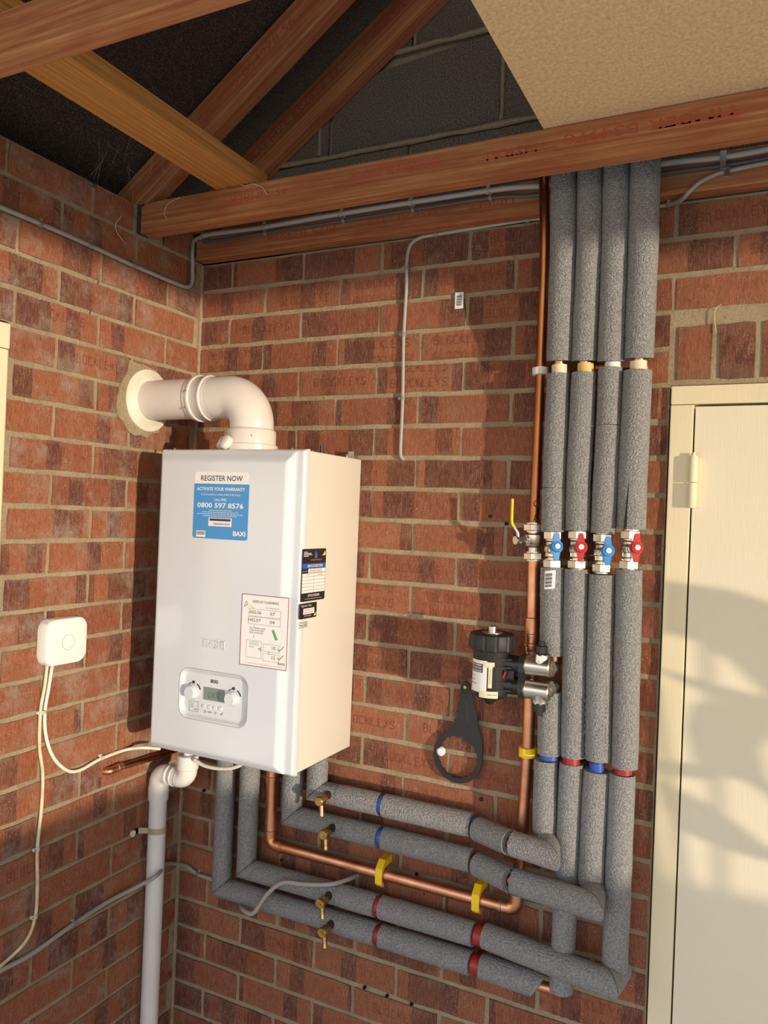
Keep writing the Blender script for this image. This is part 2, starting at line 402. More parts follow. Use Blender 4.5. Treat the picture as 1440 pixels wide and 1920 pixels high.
# ---------------------------------------------------------------- brick walls
C = .075; DX0, DX1, DZ = 1.2255, 2.075, 2.0245
TOPZ = 2.4
wb = nb()
box(wb, (-.22, .0022, 0), (DX0, .11, TOPZ)); box(wb, (DX0, .0022, DZ), (DX1, .11, TOPZ)); box(wb, (DX1, .0022, 0), (3.2, .11, TOPZ))
wall_back = tag(link('wall_back', wb, 'mortar', org=(0, 0, 0)), kind='structure')
def brick_mesh(L_, H_, D_, seed, sub=4):
    rnd = random.Random(seed); bm = nb(); nx = sub; j = .0011
    xs = [-L_/2+L_*i/nx for i in range(nx+1)]; j = .0016; zs = [-H_/2, 0, H_/2]; g = []
    for zi, z in enumerate(zs):
        row = []
        for xi, x in enumerate(xs):
            edge = zi in (0, 2) or xi in (0, nx)
            row.append(bm.verts.new((x+rnd.uniform(-j, j), (-.0005 if edge else -.0022)+rnd.uniform(-.0007, .0007), z+rnd.uniform(-j, j))))
        g.append(row)
    for a, b in zip(g, g[1:]):
        for i in range(nx): bm.faces.new((a[i], a[i+1], b[i+1], b[i]))
    ring = g[0]+[g[1][-1]]+g[2][::-1]+[g[1][0]]
    back = [bm.verts.new((v.co.x*.995, D_, v.co.z*.98)) for v in ring]
    for i in range(len(ring)): bm.faces.new((ring[i], back[i], back[(i+1) % len(ring)], ring[(i+1) % len(ring)]))
    bmesh.ops.recalc_face_normals(bm, faces=bm.faces)
    for v in bm.verts:
        pass
    me = bpy.data.meshes.new('brick'); bm.to_mesh(me); bm.free(); return me
GL = {'B': [[(0, 0), (0, 1), (.5, 1), (.6, .85), (.6, .62), (.5, .52), (0, .52)], [(.5, .52), (.65, .4), (.65, .12), (.5, 0), (0, 0)]],
      'L': [[(0, 1), (0, 0), (.55, 0)]], 'O': [[(.12, 0), (0, .15), (0, .85), (.12, 1), (.5, 1), (.62, .85), (.62, .15), (.5, 0), (.12, 0)]],
      'C': [[(.62, .85), (.5, 1), (.12, 1), (0, .85), (0, .15), (.12, 0), (.5, 0), (.62, .15)]],
      'K': [[(0, 0), (0, 1)], [(.6, 1), (0, .48)], [(.2, .62), (.62, 0)]], 'E': [[(.55, 0), (0, 0), (0, 1), (.55, 1)], [(0, .52), (.45, .52)]],
      'Y': [[(0, 1), (.32, .5), (.64, 1)], [(.32, .5), (.32, 0)]], 'S': [[(.6, .85), (.48, 1), (.12, 1), (0, .85), (0, .65), (.12, .54), (.48, .46), (.6, .35), (.6, .15), (.48, 0), (.12, 0), (0, .15)]]}
def stamp_mesh(kind, W=.150, H=.019):
    bm = nb(); fr = Frame((0, 0, 0), (1, 0, 0), (0, 0, 1), (0, -1, 0)); pit = W/9.0
    def word(z, lo=-9, hi=9, flip=1):
        for i, ch in enumerate('BLOCKLEYS'):
            for ln in GL[ch]:
                pts = []
                for a, b in ln:
                    x = -W/2+i*pit+a*pit*.95; zz = z-H/2+b*H
                    if flip < 0: x = -x; zz = 2*z-zz
                    pts.append((x, max(lo, min(hi, zz))))
                pts = [p for i_, p in enumerate(pts) if i_ == 0 or p != pts[i_-1]]
                strokes(bm, fr, [pts], .00135, .0031)
    if kind == 0: word(0.001)
    if kind == 1: word(.008)
    if kind == 2: word(.012); word(-.026, -.030, .030)
    if kind == 3: word(-.010); word(.026, -.03, .031)
    if kind == 4: word(.004, flip=-1)
    me = bpy.data.meshes.new('stamp'); bm.to_mesh(me); bm.free(); me.materials.append(M['stamp']); return me
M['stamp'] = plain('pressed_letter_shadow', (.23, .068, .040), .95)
STAMPS = [stamp_mesh(k) for k in range(5)]
_bmc = {}
def brick(parent, L_, H_, mat, pos, rot, seed, name='brick', D_=.06):
    key = (round(L_, 3), round(H_, 3), seed % 5, mat)
    if key not in _bmc:
        me = brick_mesh(L_, H_, D_, seed % 5*31+int(L_*1000)); me.materials.append(M[mat]); _bmc[key] = me
    o = bpy.data.objects.new(name, _bmc[key]); COL.objects.link(o); o.parent = parent
    o.location = V(pos)-ORG[parent.name]; o.rotation_euler = (0, 0, rot); return o
def stamp_on(b, k, dx=0):
    s = bpy.data.objects.new('maker_stamp', STAMPS[k]); COL.objects.link(s); s.parent = b; s.location = (dx, 0, 0)
rb = random.Random(21)
STAMPED = {}
def course(x_start, x_end, zc, offs, seed0):
    """back wall course: perpends at offs + n*.225"""
    n = math.floor((x_start-offs)/.225); x = offs+n*.225; k = 0
    while x < x_end:
        a = max(x+.005, x_start); b = min(x+.225-.005, x_end); k += 1
        if b-a > .02:
            j = rb.uniform(-.002, .002)
            br = brick(wall_back, round(b-a, 2) if b-a < .21 else .215, .0635, 'brick', ((a+b)/2, j*.6, zc), 0, seed0+k)
            if b-a > .2:
                cx = (a+b)/2; p = .22
                if .5 < cx < 1.0 and 1.05 < zc < 2.4: p = .85
                elif cx < .5 and zc > 2.1: p = .65
                elif cx > 1.2: p = .6
                if 1.85 < zc < 1.99 or 1.65 < zc < 1.8: p = .0
                if rb.random() < p: stamp_on(br, rb.choice([0, 0, 1, 2, 3, 4 if rb.random() < .25 else 0]), rb.uniform(-.006, .02))
        x += .225
for i in range(0, 32):
    zc = i*C+.0375; even = (i % 2 == 0); off = .2147-.225 if even else .1022-.225
    if zc < DZ: course(.006, DX0-.003, zc, off, i*7)
    else: course(.006, 3.2 if zc > 2.15 else DX0-.004, zc, off, i*7)
# bricks on edge over the door head
x = DX0+.0125; k = 0
while x < 2.2:
    b = brick(wall_back, .064, .109, 'brick', (x+.032, 0, DZ+.007+.0585), 0, k); k += 1; x += .0785
bm = nb(); lw = nb()
LT = 2.475
YD = -.5935; DZL = 2.103   # left doorway edge and head
box(lw, (-.21, YD, 0), (-.0022, .0022, LT-.002)); box(lw, (-.21, -2.4, DZL), (-.0022, YD, LT-.002))
wall_left = tag(link('wall_left', lw, 'mortar', org=(0, 0, 0)), kind='structure')
for i in range(0, 33):
    zc = i*C+.0375; off = -.131 if i % 2 == 0 else -.247
    if i == 32: off = -.164
    y = off+.226*2; k = 0
    lim = YD if zc < DZL else -1.3
    while y > lim:
        a = min(y-.005, -.006); b = max(y-.221, lim+.003); k += 1
        if i == 32 and b < -.21 and a > -.26: a = -.262   # pocket of the tie beam
        if a-b > .02:
            if i == 32 and a > -.21: b = max(b, -.20)
            br = brick(wall_left, round(a-b, 2) if a-b < .21 else .216, .065, 'brick_left', (0, (a+b)/2, zc), pi/2, i*5+k)
            if a-b > .2 and rb.random() < .12: stamp_on(br, rb.choice([0, 1, 3]), .0)
        y -= .226
# mortar fillet in the corner
bm = nb(); sweep(bm, [(.001, -.001, 0), (.001, -.001, 1.2), (.0, -.0, 2.4)], .0055, 8)
link('corner_pointing', bm, 'mortar', wall_back, True)
# mortar patch around the flue
bm = nb()
fr = Frame((0, -.2, 2.0), (0, 1, 0), (0, 0, 1), (1, 0, 0)); pts = []
for k in range(26):
    a = 2*pi*k/26; r = .088+random.uniform(-.004, .006)+(.008 if cos(a) < -.3 else 0)+(.014 if k in (14, 15, 9) else 0); pts.append((r*cos(a)*.92, r*sin(a)))
fpoly(bm, fr, pts, -.004, .0078); link('mortar_patch', bm, 'mortar', wall_left)

# gable of concrete blocks
wg = nb(); prism(wg, [V((-.2, .012, TOPZ)), V((4.9, .012, TOPZ)), V((4.9, .012, 2.66)), V((2.6, .012, 4.3)), V((-.2, .012, 2.38))], (0, 1, 0), .1)
gable = tag(link('wall_gable', wg, 'block_mortar', org=(0, 0, 0)), kind='structure')
for r in range(0, 8):
    z0 = 2.405+.225*r; x = (.390-.45 if r % 2 == 1 else .163-.45)
    while x < 2.6:
        zt = 2.55+.7*x
        if z0 < 2.55+.7*(x+.44):
            me_ = nb(); box(me_, (x+.005, .0, z0+.005), (x+.445, .05, z0+.220), .003)
            xl = (z0+.02-2.53)/.7
            for v_ in me_.verts:
                v_.co.x = max(v_.co.x, min(xl, x+.44)); v_.co.z = min(v_.co.z, 2.53+.7*v_.co.x+.0001)
            link('concrete_block', me_, 'block', gable)
        x += .45
# raised pointing squeezed out of the block joints
bm = nb()
for z, x0, x1 in ((2.632, .12, 1.05), (2.857, .45, 1.3)):
    pts = [(x0+(x1-x0)*i/26, -.003, z+random.uniform(-.002, .002)) for i in range(27)]
    sweep(bm, pts, [.0055+random.uniform(-.0015, .002) for _ in pts], 8)
for x, z0, z1 in ((.362, 2.64, 2.77), (.842, 2.64, 2.85), (.618, 2.86, 3.06)):
    pts = [(x+random.uniform(-.001, .001), -.002, z0+(z1-z0)*i/8) for i in range(9)]
    sweep(bm, pts, [.005+random.uniform(-.001, .001) for _ in pts], 8)
link('block_pointing', bm, 'block_mortar', gable, True)

# roof: felt on both slopes
bm = nb()
ts = .7; zf = 2.575
prism(bm, [V((-.3, -4.3, zf-.21)), V((2.6, -4.3, zf+1.82)), V((5.6, -4.3, zf-.28)), V((5.6, -4.3, zf-.24)), V((2.6, -4.3, zf+1.86)), V((-.3, -4.3, zf-.17))], (0, 1, 0), 4.42)
tag(link('ceiling', bm, 'felt', org=(0, 0, 0)), kind='structure')
# unseen eaves board, added to cut the sun off above
bm = nb(); box(bm, (5.16, -4.2, 2.30), (5.2, .1, 2.41)); tag(link('trim_2', bm, 'wood'), kind='structure')

# ---------------------------------------------------------------- beams
def beam(name, parent, a, b, depth, thick, mat, upv=(0, 0, 1), label=None, bev=.0015):
    """box beam from a to b (centre line), local x along it"""
    a, b = V(a), V(b); d = (b-a).normalized(); uu = V(upv); sd = uu.cross(d).normalized(); uu = d.cross(sd)
    L_ = (b-a).length; bm = nb(); box(bm, (-L_/2, -thick/2, -depth/2), (L_/2, thick/2, depth/2), bev)
    me = bpy.data.meshes.new(name); bm.to_mesh(me); bm.free(); me.materials.append(M[mat])
    o = bpy.data.objects.new(name, me); COL.objects.link(o)
    rot = Matrix((d, sd, uu)).transposed().to_4x4(); loc = (a+b)/2
    if parent is not None: o.parent = parent; loc = loc-ORG[parent.name]
    o.matrix_local = Matrix.Translation(loc) @ rot
    ORG[o.name] = V((0, 0, 0))
    if label: o['label'] = label
    return o
def ink(parent_obj, fr, items, h=.0005):
    """flat red stamp lettering on a beam; child of the beam, world coordinates undone by its matrix"""
    bm = nb()
    for it in items:
        if it[0] == 't': text(bm, fr, it[1], it[2], it[3], it[4], it[5], h, 0, it[6] if len(it) > 6 else 0)
        else: strokes(bm, fr, [it[1]], it[2], h)
    bm.transform(((Matrix.Translation(ORG[parent_obj.parent.name]) if parent_obj.parent else Matrix()) @ parent_obj.matrix_basis).inverted())
    me = bpy.data.meshes.new('ink_stamp'); bm.to_mesh(me); bm.free(); me.materials.append(M['ink'])
    o = bpy.data.objects.new('ink_stamp', me); COL.objects.link(o); o.parent = parent_obj; o['label'] = 'faded red grading stamp'
def truss(label, yf, th, x0=-.0, stamp=True):
    t_ = thing('roof_truss', label, 'timber truss', (x0, yf+th/2, 2.4))
    yc = yf+th/2
    tb = beam('tie_beam', t_, (x0, yc, 2.4385), (5.1, yc, 2.4385), .073, th, 'wood')
    zc = 2.5075  # rafter centre line at x=0
    rf = beam('rafter', t_, (-.16, yc, zc-.112), (2.58, yc, zc+.7*2.58), .086, th, 'wood')
    beam('rafter', t_, (2.62, yc, zc+.7*2.58), (5.3, yc, zc-.063), .086, th, 'wood')
    return t_, tb, rf
tm, tb1, rf1 = truss('main timber roof truss, its tie beam crossing in front of the insulated pipes', -.25, .038, .012)
tr, tb2, rf2 = truss('rear timber roof truss lying against the wall behind the grey cables', -.04, .038, .008)
tn, tb3, rf3 = truss('nearest timber roof truss crossing the top left corner', -.90, .038, -.1)
fr = Frame((0, -.25, 2.4385), (1, 0, 0), (0, 0, 1), (0, -1, 0))
ink(tb1, fr, [('t', '45 TIMBER', .36, .006, .16, .017, pi), ('t', 'BS4978 M75', .70, .010, .20, .018, pi), ('t', 'HSRAI', .95, .004, .10, .019, pi), ('t', 'TIMBER BS4978', 1.20, .008, .30, .019, pi), ('s', [(.88, -.004), (1.04, -.001)], .003), ('s', [(1.22, .0), (1.4, .004)], .003)])
fr = Frame((0, -.04, 2.4385), (1, 0, 0), (0, 0, 1), (0, -1, 0))
ink(tb2, fr, [('t', 'M75 BS4978', .34, -.004, .20, .016, pi), ('t', 'HSRAI M75', .62, -.002, .18, .016, pi), ('t', 'TIMBER', .84, -.002, .12, .016, pi), ('s', [(.30, -.016), (.44, -.014)], .003)])
an = math.atan(.7); ud = V((cos(an), 0, sin(an))); vd = V((-sin(an), 0, cos(an)))
for rf_, yf in ((rf1, -.25), (rf2, -.04)):
    fr = Frame((0, yf, 2.5075), ud, vd, (0, -1, 0))
    ink(rf_, fr, [('t', 'HSRAI M75 BS4978 S6', .36, .010, .36, .020), ('t', 'TA BS4978 S6', .74, .012, .26, .020), ('s', [(.1, .027), (.95, .024)], .0022), ('s', [(.12, -.006), (.9, -.008)], .0022)])
# binder board over the ties
bo = beam('binder_board', None, (.2945, -.205, 2.494), (.2945, -2.6, 2.494), .035, .112, 'wood_orange', label='flat orange timber binder running diagonally over the tie beams')
tag(bo, cat='timber board')
# dark damp-proof strips at the tie ends
for par, yf in ((tm, -.2512), (tr, -.0412)):
    bm = nb(); box(bm, (.0006, yf, 2.404), (.0116 if par is tm else .0076, yf+.036, 2.474)); o = link('damp_proof_strip', bm, 'felt', par); o['label'] = 'dark felt strip at the beam end'
# ceiling boards
bm = nb(); box(bm, (1.010, -2.7, 2.4765), (3.6, -.222, 2.4945), .001)
tag(link('ceiling_board', bm, 'board'), 'large tan fibreboard sheet resting on the tie beams at the top right', 'board')
bm = nb(); box(bm, (-.05, -1.9, 2.478), (.232, -.905, 2.52), .006)
tag(link('insulation_board', bm, 'insul'), 'cream insulation slab on the nearest truss at the top left corner', 'insulation')

# ---------------------------------------------------------------- doors
def door(name, x0): pass
d1 = bpy.data.objects.new('door_1', None); COL.objects.link(d1); d1.location = (1.65, .02, 0); ORG['door_1'] = V((1.65, .02, 0)); d1['kind'] = 'structure'
bm = nb(); box(bm, (1.2295, -.010, 0), (1.2735, .09, 1.983), .0018); link('door_jamb', bm, 'paint', d1)
bm = nb(); box(bm, (2.028, -.010, 0), (2.072, .09, 1.983), .0018); link('door_jamb', bm, 'paint', d1)
bm = nb(); box(bm, (1.2295, -.0105, 1.984), (2.072, .09, 2.0215), .0018); link('door_head', bm, 'paint', d1)
bm = nb(); box(bm, (1.2765, -.006, .006), (2.0255, .036, 1.9795), .0015); dl = link('door_leaf', bm, 'door', d1)
bm = nb(); box(bm, (1.2735, .040, 0), (2.03, .06, 1.983)); link('gap_shade_sheet', bm, 'dark_gap', d1)  # dark sheet behind the door, paints the shade in the gap round it
for z in (1.83, .25):
    z0 = z-.055 if z > 1 else z; 
    bm = nb(); x, y = 1.277, -.018
    lathe(bm, (x, y, z0), (0, 0, 1), [(0, .007), (.002, .0085), (.05, .0085)], 20)
    lathe(bm, (x, y, z0+.0515), (0, 0, 1), [(0, .0085), (.050, .0085), (.053, .007)], 20)
    box(bm, (x-.012, -.0125, z0+.002), (x+.014, -.0065, z0+.10))
    h_ = link('rising_butt_hinge', bm, 'paint', d1, True); h_['label'] = 'cream painted rising hinge'
    bm = nb(); lathe(bm, (x, y, z0+.1045), (0, 0, 1), [(0, .004), (.006, .004)], 12); link('hinge_pin', bm, 'steel', h_, True)
d2 = bpy.data.objects.new('door_2', None); COL.objects.link(d2); d2.location = (-.05, -1.0, 0); ORG['door_2'] = V((-.05, -1.0, 0)); d2['kind'] = 'structure'
bm = nb(); box(bm, (-.09, -.645, 0), (.006, -.5975, 2.045), .0025); link('door_jamb', bm, 'paint', d2)
bm = nb(); box(bm, (-.09, -1.55, 2.046), (.008, -.5955, 2.098), .004); link('door_head', bm, 'paint', d2)
bm = nb()
for a, b in (((-.05, -1.50, .006), (-.012, -.648, .92)), ((-.05, -1.50, 1.84), (-.012, -.648, 2.042)), ((-.05, -.735, .92), (-.012, -.648, 1.84)), ((-.05, -1.50, .92), (-.012, -1.41, 1.84))): box(bm, a, b)
link('door_leaf', bm, 'door', d2)
bm = nb(); box(bm, (-.034, -1.41, .92), (-.030, -.735, 1.84)); link('glass_pane', bm, 'glass', d2)

# ---------------------------------------------------------------- boiler
BX0, BX1, BZ0, BZ1, BY = .1165, .5205, 1.166, 1.8725, -.275
boiler = thing('boiler', 'white wall-hung gas boiler with blue sticker and round flue', 'boiler', ((BX0+BX1)/2, -.14, BZ0))
bm = nb(); box(bm, (BX0+.002, -.2505, BZ0+.004), (BX1-.001, -.004, BZ1-.003), .0025)
cs = link('casing', bm, 'white_sun_tint', boiler, True, sharp=60)
def ss(t_): t_ = max(0, min(1, t_)); return t_*t_*(3-2*t_)
CP = (0.2136, 1.2555, 0.4042, 1.3695)
cpx, cpz, cpw, cph = (CP[0]+CP[2])/2, (CP[1]+CP[3])/2, CP[2]-CP[0], CP[3]-CP[1]
def hfun(x, z):
    dl_, dr, dt, db = x-BX0, BX1-x, BZ1-z, z-BZ0
    h = min(.010+.015*ss(dl_/.020), .010+.015*ss((dr-.020)/.022), .010+.015*ss(dt/.034), .012+.013*ss(db/.022))
    e = min(dl_, dr, dt, db); h -= .010*(1-ss(e/.005))**2
    qx = abs(x-cpx)-(cpw/2-.026); qz = abs(z-cpz)-(cph/2-.026)
    sd = math.hypot(max(qx, 0), max(qz, 0))+min(max(qx, qz), 0)-.026
    return h-.0085*ss(-sd/.011)
NX, NZ = 150, 250; bm = nb(); xs = [BX0+(BX1-BX0)*i/NX for i in range(NX+1)]; zs = [BZ0+(BZ1-BZ0)*i/NZ for i in range(NZ+1)]
vv = [[bm.verts.new((x, -.250-hfun(x, z), z)) for x in xs] for z in zs]
for a, b in zip(vv, vv[1:]):
    for i in range(NX): bm.faces.new((a[i], a[i+1], b[i+1], b[i]))
ring = [vv[0][i] for i in range(NX+1)]+[vv[j][NX] for j in range(1, NZ+1)]+[vv[NZ][i] for i in range(NX-1, -1, -1)]+[vv[j][0] for j in range(NZ-1, 0, -1)]
bk = [bm.verts.new((v_.co.x, -.2425, v_.co.z)) for v_ in ring]
for i in range(len(ring)): bm.faces.new((ring[i], bk[i], bk[(i+1) % len(ring)], ring[(i+1) % len(ring)]))
link('front_panel', bm, 'enamel_sky_tint', boiler, True, sharp=50)
# control panel contents
FB = Frame((0, -.275, 0), (1, 0, 0), (0, 0, 1), (0, -1, 0))
FC = Frame((0, -.2668, 0), (1, 0, 0), (0, 0, 1), (0, -1, 0))
bm = nb(); o1 = rrect(cpw+.002, cph+.002, .027, 8); o2 = rrect(cpw+.0002, cph+.0002, .026, 8)
n_ = len(o1)
A = [bm.verts.new(FB.p(cpx+x, cpz+z, .0004)) for x, z in o1]; B_ = [bm.verts.new(FB.p(cpx+x, cpz+z, .0004)) for x, z in o2]
for i in range(n_): bm.faces.new((A[i], A[(i+1) % n_], B_[(i+1) % n_], B_[i]))
link('panel_outline', bm, 'grey_mid', boiler)
for q in ((0.2483, -0.272, 1.3157), (0.3612, -0.272, 1.3156)):
    bm = nb(); lathe(bm, (q[0], -.266, q[2]), (0, -1, 0), [(0, .0165), (.006, .0165), (.0075, .0150), (.016, .0138), (.018, .0125)], 32)
    link('dial', bm, 'enamel_sky_tint', boiler, True)
    bm = nb()
    for a0, a1, wd_ in ((20, 60, .0028), (95, 135, .0014)):
        ar = [(q[0]+.0205*cos(radians(a0+(a1-a0)*k/8)), q[2]+.0205*sin(radians(a0+(a1-a0)*k/8))) for k in range(9)]
        strokes(bm, FC, [ar], wd_, .0005)
    frect(bm, FC, q[0]-.004, q[2]+.0185, q[0]+.003, q[2]+.0245, .0002)
    link('dial_scale', bm, 'grey_print', boiler)
LR = (0.2778, 1.3017, 0.3362, 1.3306)
bm = nb(); frect(bm, FC, *LR, .0001, .0008); lcd = link('display', bm, 'lcd', boiler)
bm = nb(); text(bm, FC, 'OK E', (LR[0]+LR[2])/2+.001, (LR[1]+LR[3])/2-.002, (LR[2]-LR[0])*.62, (LR[3]-LR[1])*.5, .0011)
link('display_digits', bm, 'lcd_seg', lcd)
bm = nb(); q = (0.3067, -0.2668, 1.3455); text(bm, FC, '800', q[0], q[2], .021, .0085, .0005, .01)
q = (0.2982, -0.2668, 1.2751); text(bm, FC, 'RESET', q[0], q[2], .013, .0032, .0005)
q = (0.283, -0.2668, 1.2752); strokes(bm, FC, [[(q[0]-.003, q[2]+.002), (q[0]+.002, q[2]+.002), (q[0]+.003, q[2]), (q[0]+.002, q[2]-.002), (q[0]-.003, q[2]-.002)]], .0009, .0005)
q = (0.3133, -0.2668, 1.2755); strokes(bm, FC, [[(q[0]-.003, q[2]+d_), (q[0]+.003, q[2]+d_)] for d_ in (-.002, 0, .002)], .0007, .0005)
q = (0.3304, -0.2668, 1.2762); strokes(bm, FC, [[(q[0]-.003, q[2]-.001), (q[0]-.001, q[2]-.003), (q[0]+.003, q[2]+.003)]], .001, .0005)
link('panel_print', bm, 'grey_print', boiler)
for q in ((0.2817, -0.2668, 1.2865), (0.2969, -0.2668, 1.2863), (0.3119, -0.2668, 1.2867), (0.3276, -0.2668, 1.2872)):
    bm = nb(); lathe(bm, (q[0], -.266, q[2]), (0, -1, 0), [(0, .0052), (.0025, .0052), (.0035, .004)], 20); link('button', bm, 'enamel_sky_tint', boiler, True)
SB = (0.2379, 1.2706, 0.2635, 1.2936)
bm = nb(); strokes(bm, FC, [[(SB[0], SB[1]), (SB[2], SB[1]), (SB[2], SB[3]), (SB[0], SB[3]), (SB[0], SB[1]-.002)]], .0007, .0004)
for k in range(3): strokes(bm, FC, [[(SB[0]+.003, SB[3]-.005-.004*k), (SB[0]+.012, SB[3]-.005-.004*k)]], .0009, .0004)
text(bm, FC, 'BAXI', SB[2]-.006, SB[1]+.005, .009, .003, .0004); link('tiny_sticker', bm, 'grey_mid', boiler)
# raised badge
GB = (0.2774, 1.4211, 0.3359, 1.4423)
bm = nb(); strokes(bm, FB, [[(GB[0], GB[1]), (GB[2], GB[1]), (GB[2], GB[3]), (GB[0], GB[3]), (GB[0], GB[1])]], .0012, .0009)
for (a, b) in (((GB[0], GB[1]), (GB[2], GB[1])), ((GB[2], GB[1]), (GB[2], GB[3])), ((GB[0], GB[3]), (GB[2], GB[3])), ((GB[0], GB[1]), (GB[0], GB[3]))):
    box(bm, (min(a[0], b[0])-.0006, -.2762, min(a[1], b[1])-.0006), (max(a[0], b[0])+.0006, -.2745, max(a[1], b[1])+.0006))
gc = ((GB[0]+GB[2])/2, (GB[1]+GB[3])/2); bd = link('badge', bm, 'enamel_sky_tint', boiler)
bm = nb(); b2 = nb(); text(b2, FB, 'BAXI', gc[0], gc[1], (GB[2]-GB[0])*.88, (GB[3]-GB[1])*.72, .0, .03)
g2 = bmesh.ops.extrude_face_region(b2, geom=b2.faces[:]); bmesh.ops.translate(b2, vec=(0, -.0016, 0), verts=[v_ for v_ in g2['geom'] if isinstance(v_, bmesh.types.BMVert)])
link('badge_letters', b2, 'enamel_sky_tint', bd)
bm = nb(); text(bm, FB, 'BAXI', gc[0], gc[1], (GB[2]-GB[0])*.91, (GB[3]-GB[1])*.78, .0003, .045); link('badge_letter_shade', bm, 'grey_mid', bd)  # wider grey letters beneath, painted as shade round the raised ones
# blue sticker
S1 = (0.2339, 1.6675, 0.3872, 1.8188)
x0, z0, x1, z1 = S1; W_, H_ = x1-x0, z1-z0; F1 = Frame((x0, -.2752, z0), (1, 0, 0), (0, 0, 1), (0, -1, 0)); ctr = lambda p: [(x+W_/2, y+H_/2) for x, y in p]
bm = nb(); fpoly(bm, F1, ctr(rrect(W_, H_, .006)), 0, .0003); s1 = link('warranty_sticker', bm, 'blue_label', boiler); s1['label'] = 'blue and white printed sticker'
bm = nb(); fpoly(bm, F1, [(p[0]+W_/2, p[1]+H_/2) for p in rrect(W_, H_, .006) if p[1] > H_*.33]+[(0.0005, H_*.822), (W_-.0005, H_*.822)][:0]+[(0, H_*.822), (W_, H_*.822)], .0003, .0001); link('sticker_header', bm, 'white_label', s1)
bm = nb()
text(bm, F1, 'ACTIVATE YOUR WARRANTY', W_*.49, H_*.745, W_*.88, H_*.052, .0005, .02)
text(bm, F1, 'AS OUTLINED IN YOUR LITERATURE PACK', W_*.49, H_*.66, W_*.72, H_*.026, .0005)
text(bm, F1, 'CALL FREE', W_*.49, H_*.585, W_*.23, H_*.036, .0005, .01)
text(bm, F1, '0800 597 8576', W_*.49, H_*.50, W_*.84, H_*.078, .0005, .02)
for k, wd_ in enumerate((.42, .66, .84, .62)): strokes(bm, F1, [[(W_*(.5-wd_/2)+W_*wd_*j/14, H_*(.425-.028*k)), (W_*(.5-wd_/2)+W_*wd_*(j+.72)/14, H_*(.425-.028*k))] for j in range(14)], .0011, .0005)
text(bm, F1, 'BAXI', W_*.855, H_*.095, W_*.22, H_*.07, .0005, .03)
frect(bm, F1, W_*.29, H_*.19, W_*.71, H_*.315, .0003); frect(bm, F1, W_*.07, H_*.02, W_*.24, H_*.115, .0003)
link('sticker_lettering', bm, 'white_label', s1)
bm = nb(); text(bm, F1, 'REGISTER NOW', W_*.5, H_*.905, W_*.76, H_*.082, .0005, .015)
frect(bm, F1, W_*.31, H_*.268, W_*.69, H_*.305, .0006, .0001); text(bm, F1, 'TMH042260741245178', W_*.53, H_*.225, W_*.3, H_*.03, .0009)
for k in range(16): frect(bm, F1, W_*(.08+.0095*k), H_*.05, W_*(.08+.0095*k+.005), H_*.105, .0006, .0001)
link('sticker_dark_print', bm, 'navy_print', s1)
# instruction sticker
S2 = (0.3796, 1.3948, 0.5032, 1.5513)
x0, z0, x1, z1 = S2; W_, H_ = x1-x0, z1-z0; F2 = Frame((x0, -.2753, z0), (1, 0, 0), (0, 0, 1), (0, -1, 0))
bm = nb(); frect(bm, F2, 0, 0, W_, H_, 0, .0003); s2 = link('instruction_sticker', bm, 'white_label', boiler); s2['label'] = 'white instruction sticker with dark red border'
bm = nb(); e_ = .0016
for a in ((0, 0, W_, e_), (0, H_-e_, W_, H_), (0, 0, e_, H_), (W_-e_, 0, W_, H_)): frect(bm, F2, *a, .0003, .0001)
text(bm, F2, 'LOW SYSTEM PRESSURE', W_*.66, H_*.83, W_*.28, H_*.014, .0005); link('sticker_border', bm, 'dark_red_print', s2)
bm = nb(); text(bm, F2, 'DISPLAY FLASHING?', W_*.52, H_*.905, W_*.56, H_*.036, .0005, .005)
for t_, cx, cy, ww in (('A02.06', .30, .755, .26), ('07', .67, .755, .10), ('H02.07', .29, .645, .26), ('04', .67, .640, .10), ('10', .72, .285, .07), ('15', .72, .155, .07)): text(bm, F2, t_, W_*cx, H_*cy, W_*ww, H_*.046, .0005)
for k, t_ in enumerate(('PULL GREEN LEVER', 'UNDER FRONT RIGHT', 'SIDE OF BOILER')): text(bm, F2, t_, W_*(.36-.01*k), H_*(.535-.032*k), W_*(.34-.02*k), H_*.019, .0005)
text(bm, F2, 'BAXI', W_*.89, H_*.085, W_*.14, H_*.03, .0005, .02)
text(bm, F2, 'To view our How To video and tips go to our website', W_*.52, H_*.04, W_*.8, H_*.014, .0005)
def fbox(bm, fr, a, b, c, d, w_): strokes(bm, fr, [[(a, b), (c, b), (c, d), (a, d), (a, b)]], w_, .0005)
for a in ((.16, .70, .84, .80), (.16, .59, .84, .69), (.14, .12, .46, .36), (.50, .23, .84, .33), (.50, .10, .84, .20)): fbox(bm, F2, a[0]*W_, a[1]*H_, a[2]*W_, a[3]*H_, .0005)
strokes(bm, F2, [[(W_*.29, H_*.575), (W_*.29, H_*.55)], [(W_*.29, H_*.43), (W_*.29, H_*.40)], [(W_*.62, H_*.24), (W_*.62, H_*.19)], [(.2*W_, .27*H_), (.3*W_, .27*H_)], [(.4*W_, .25*H_), (.45*W_, .27*H_), (.45*W_, .23*H_), (.4*W_, .25*H_)], [(.1*W_, .9*H_), (.06*W_, .82*H_), (.14*W_, .86*H_), (.1*W_, .9*H_)]], .001, .0005)
link('sticker_print', bm, 'grey_print', s2)
bm = nb(); fpoly(bm, F2, [(W_*.66, H_*.53), (W_*.71, H_*.54), (W_*.80, H_*.41), (W_*.75, H_*.395)], .0003, .0003)
for cz in (.285, .165): strokes(bm, F2, [[(W_*.80, H_*(cz-.005)), (W_*.84, H_*(cz-.03)), (W_*.93, H_*(cz+.04))]], .0018, .0006)
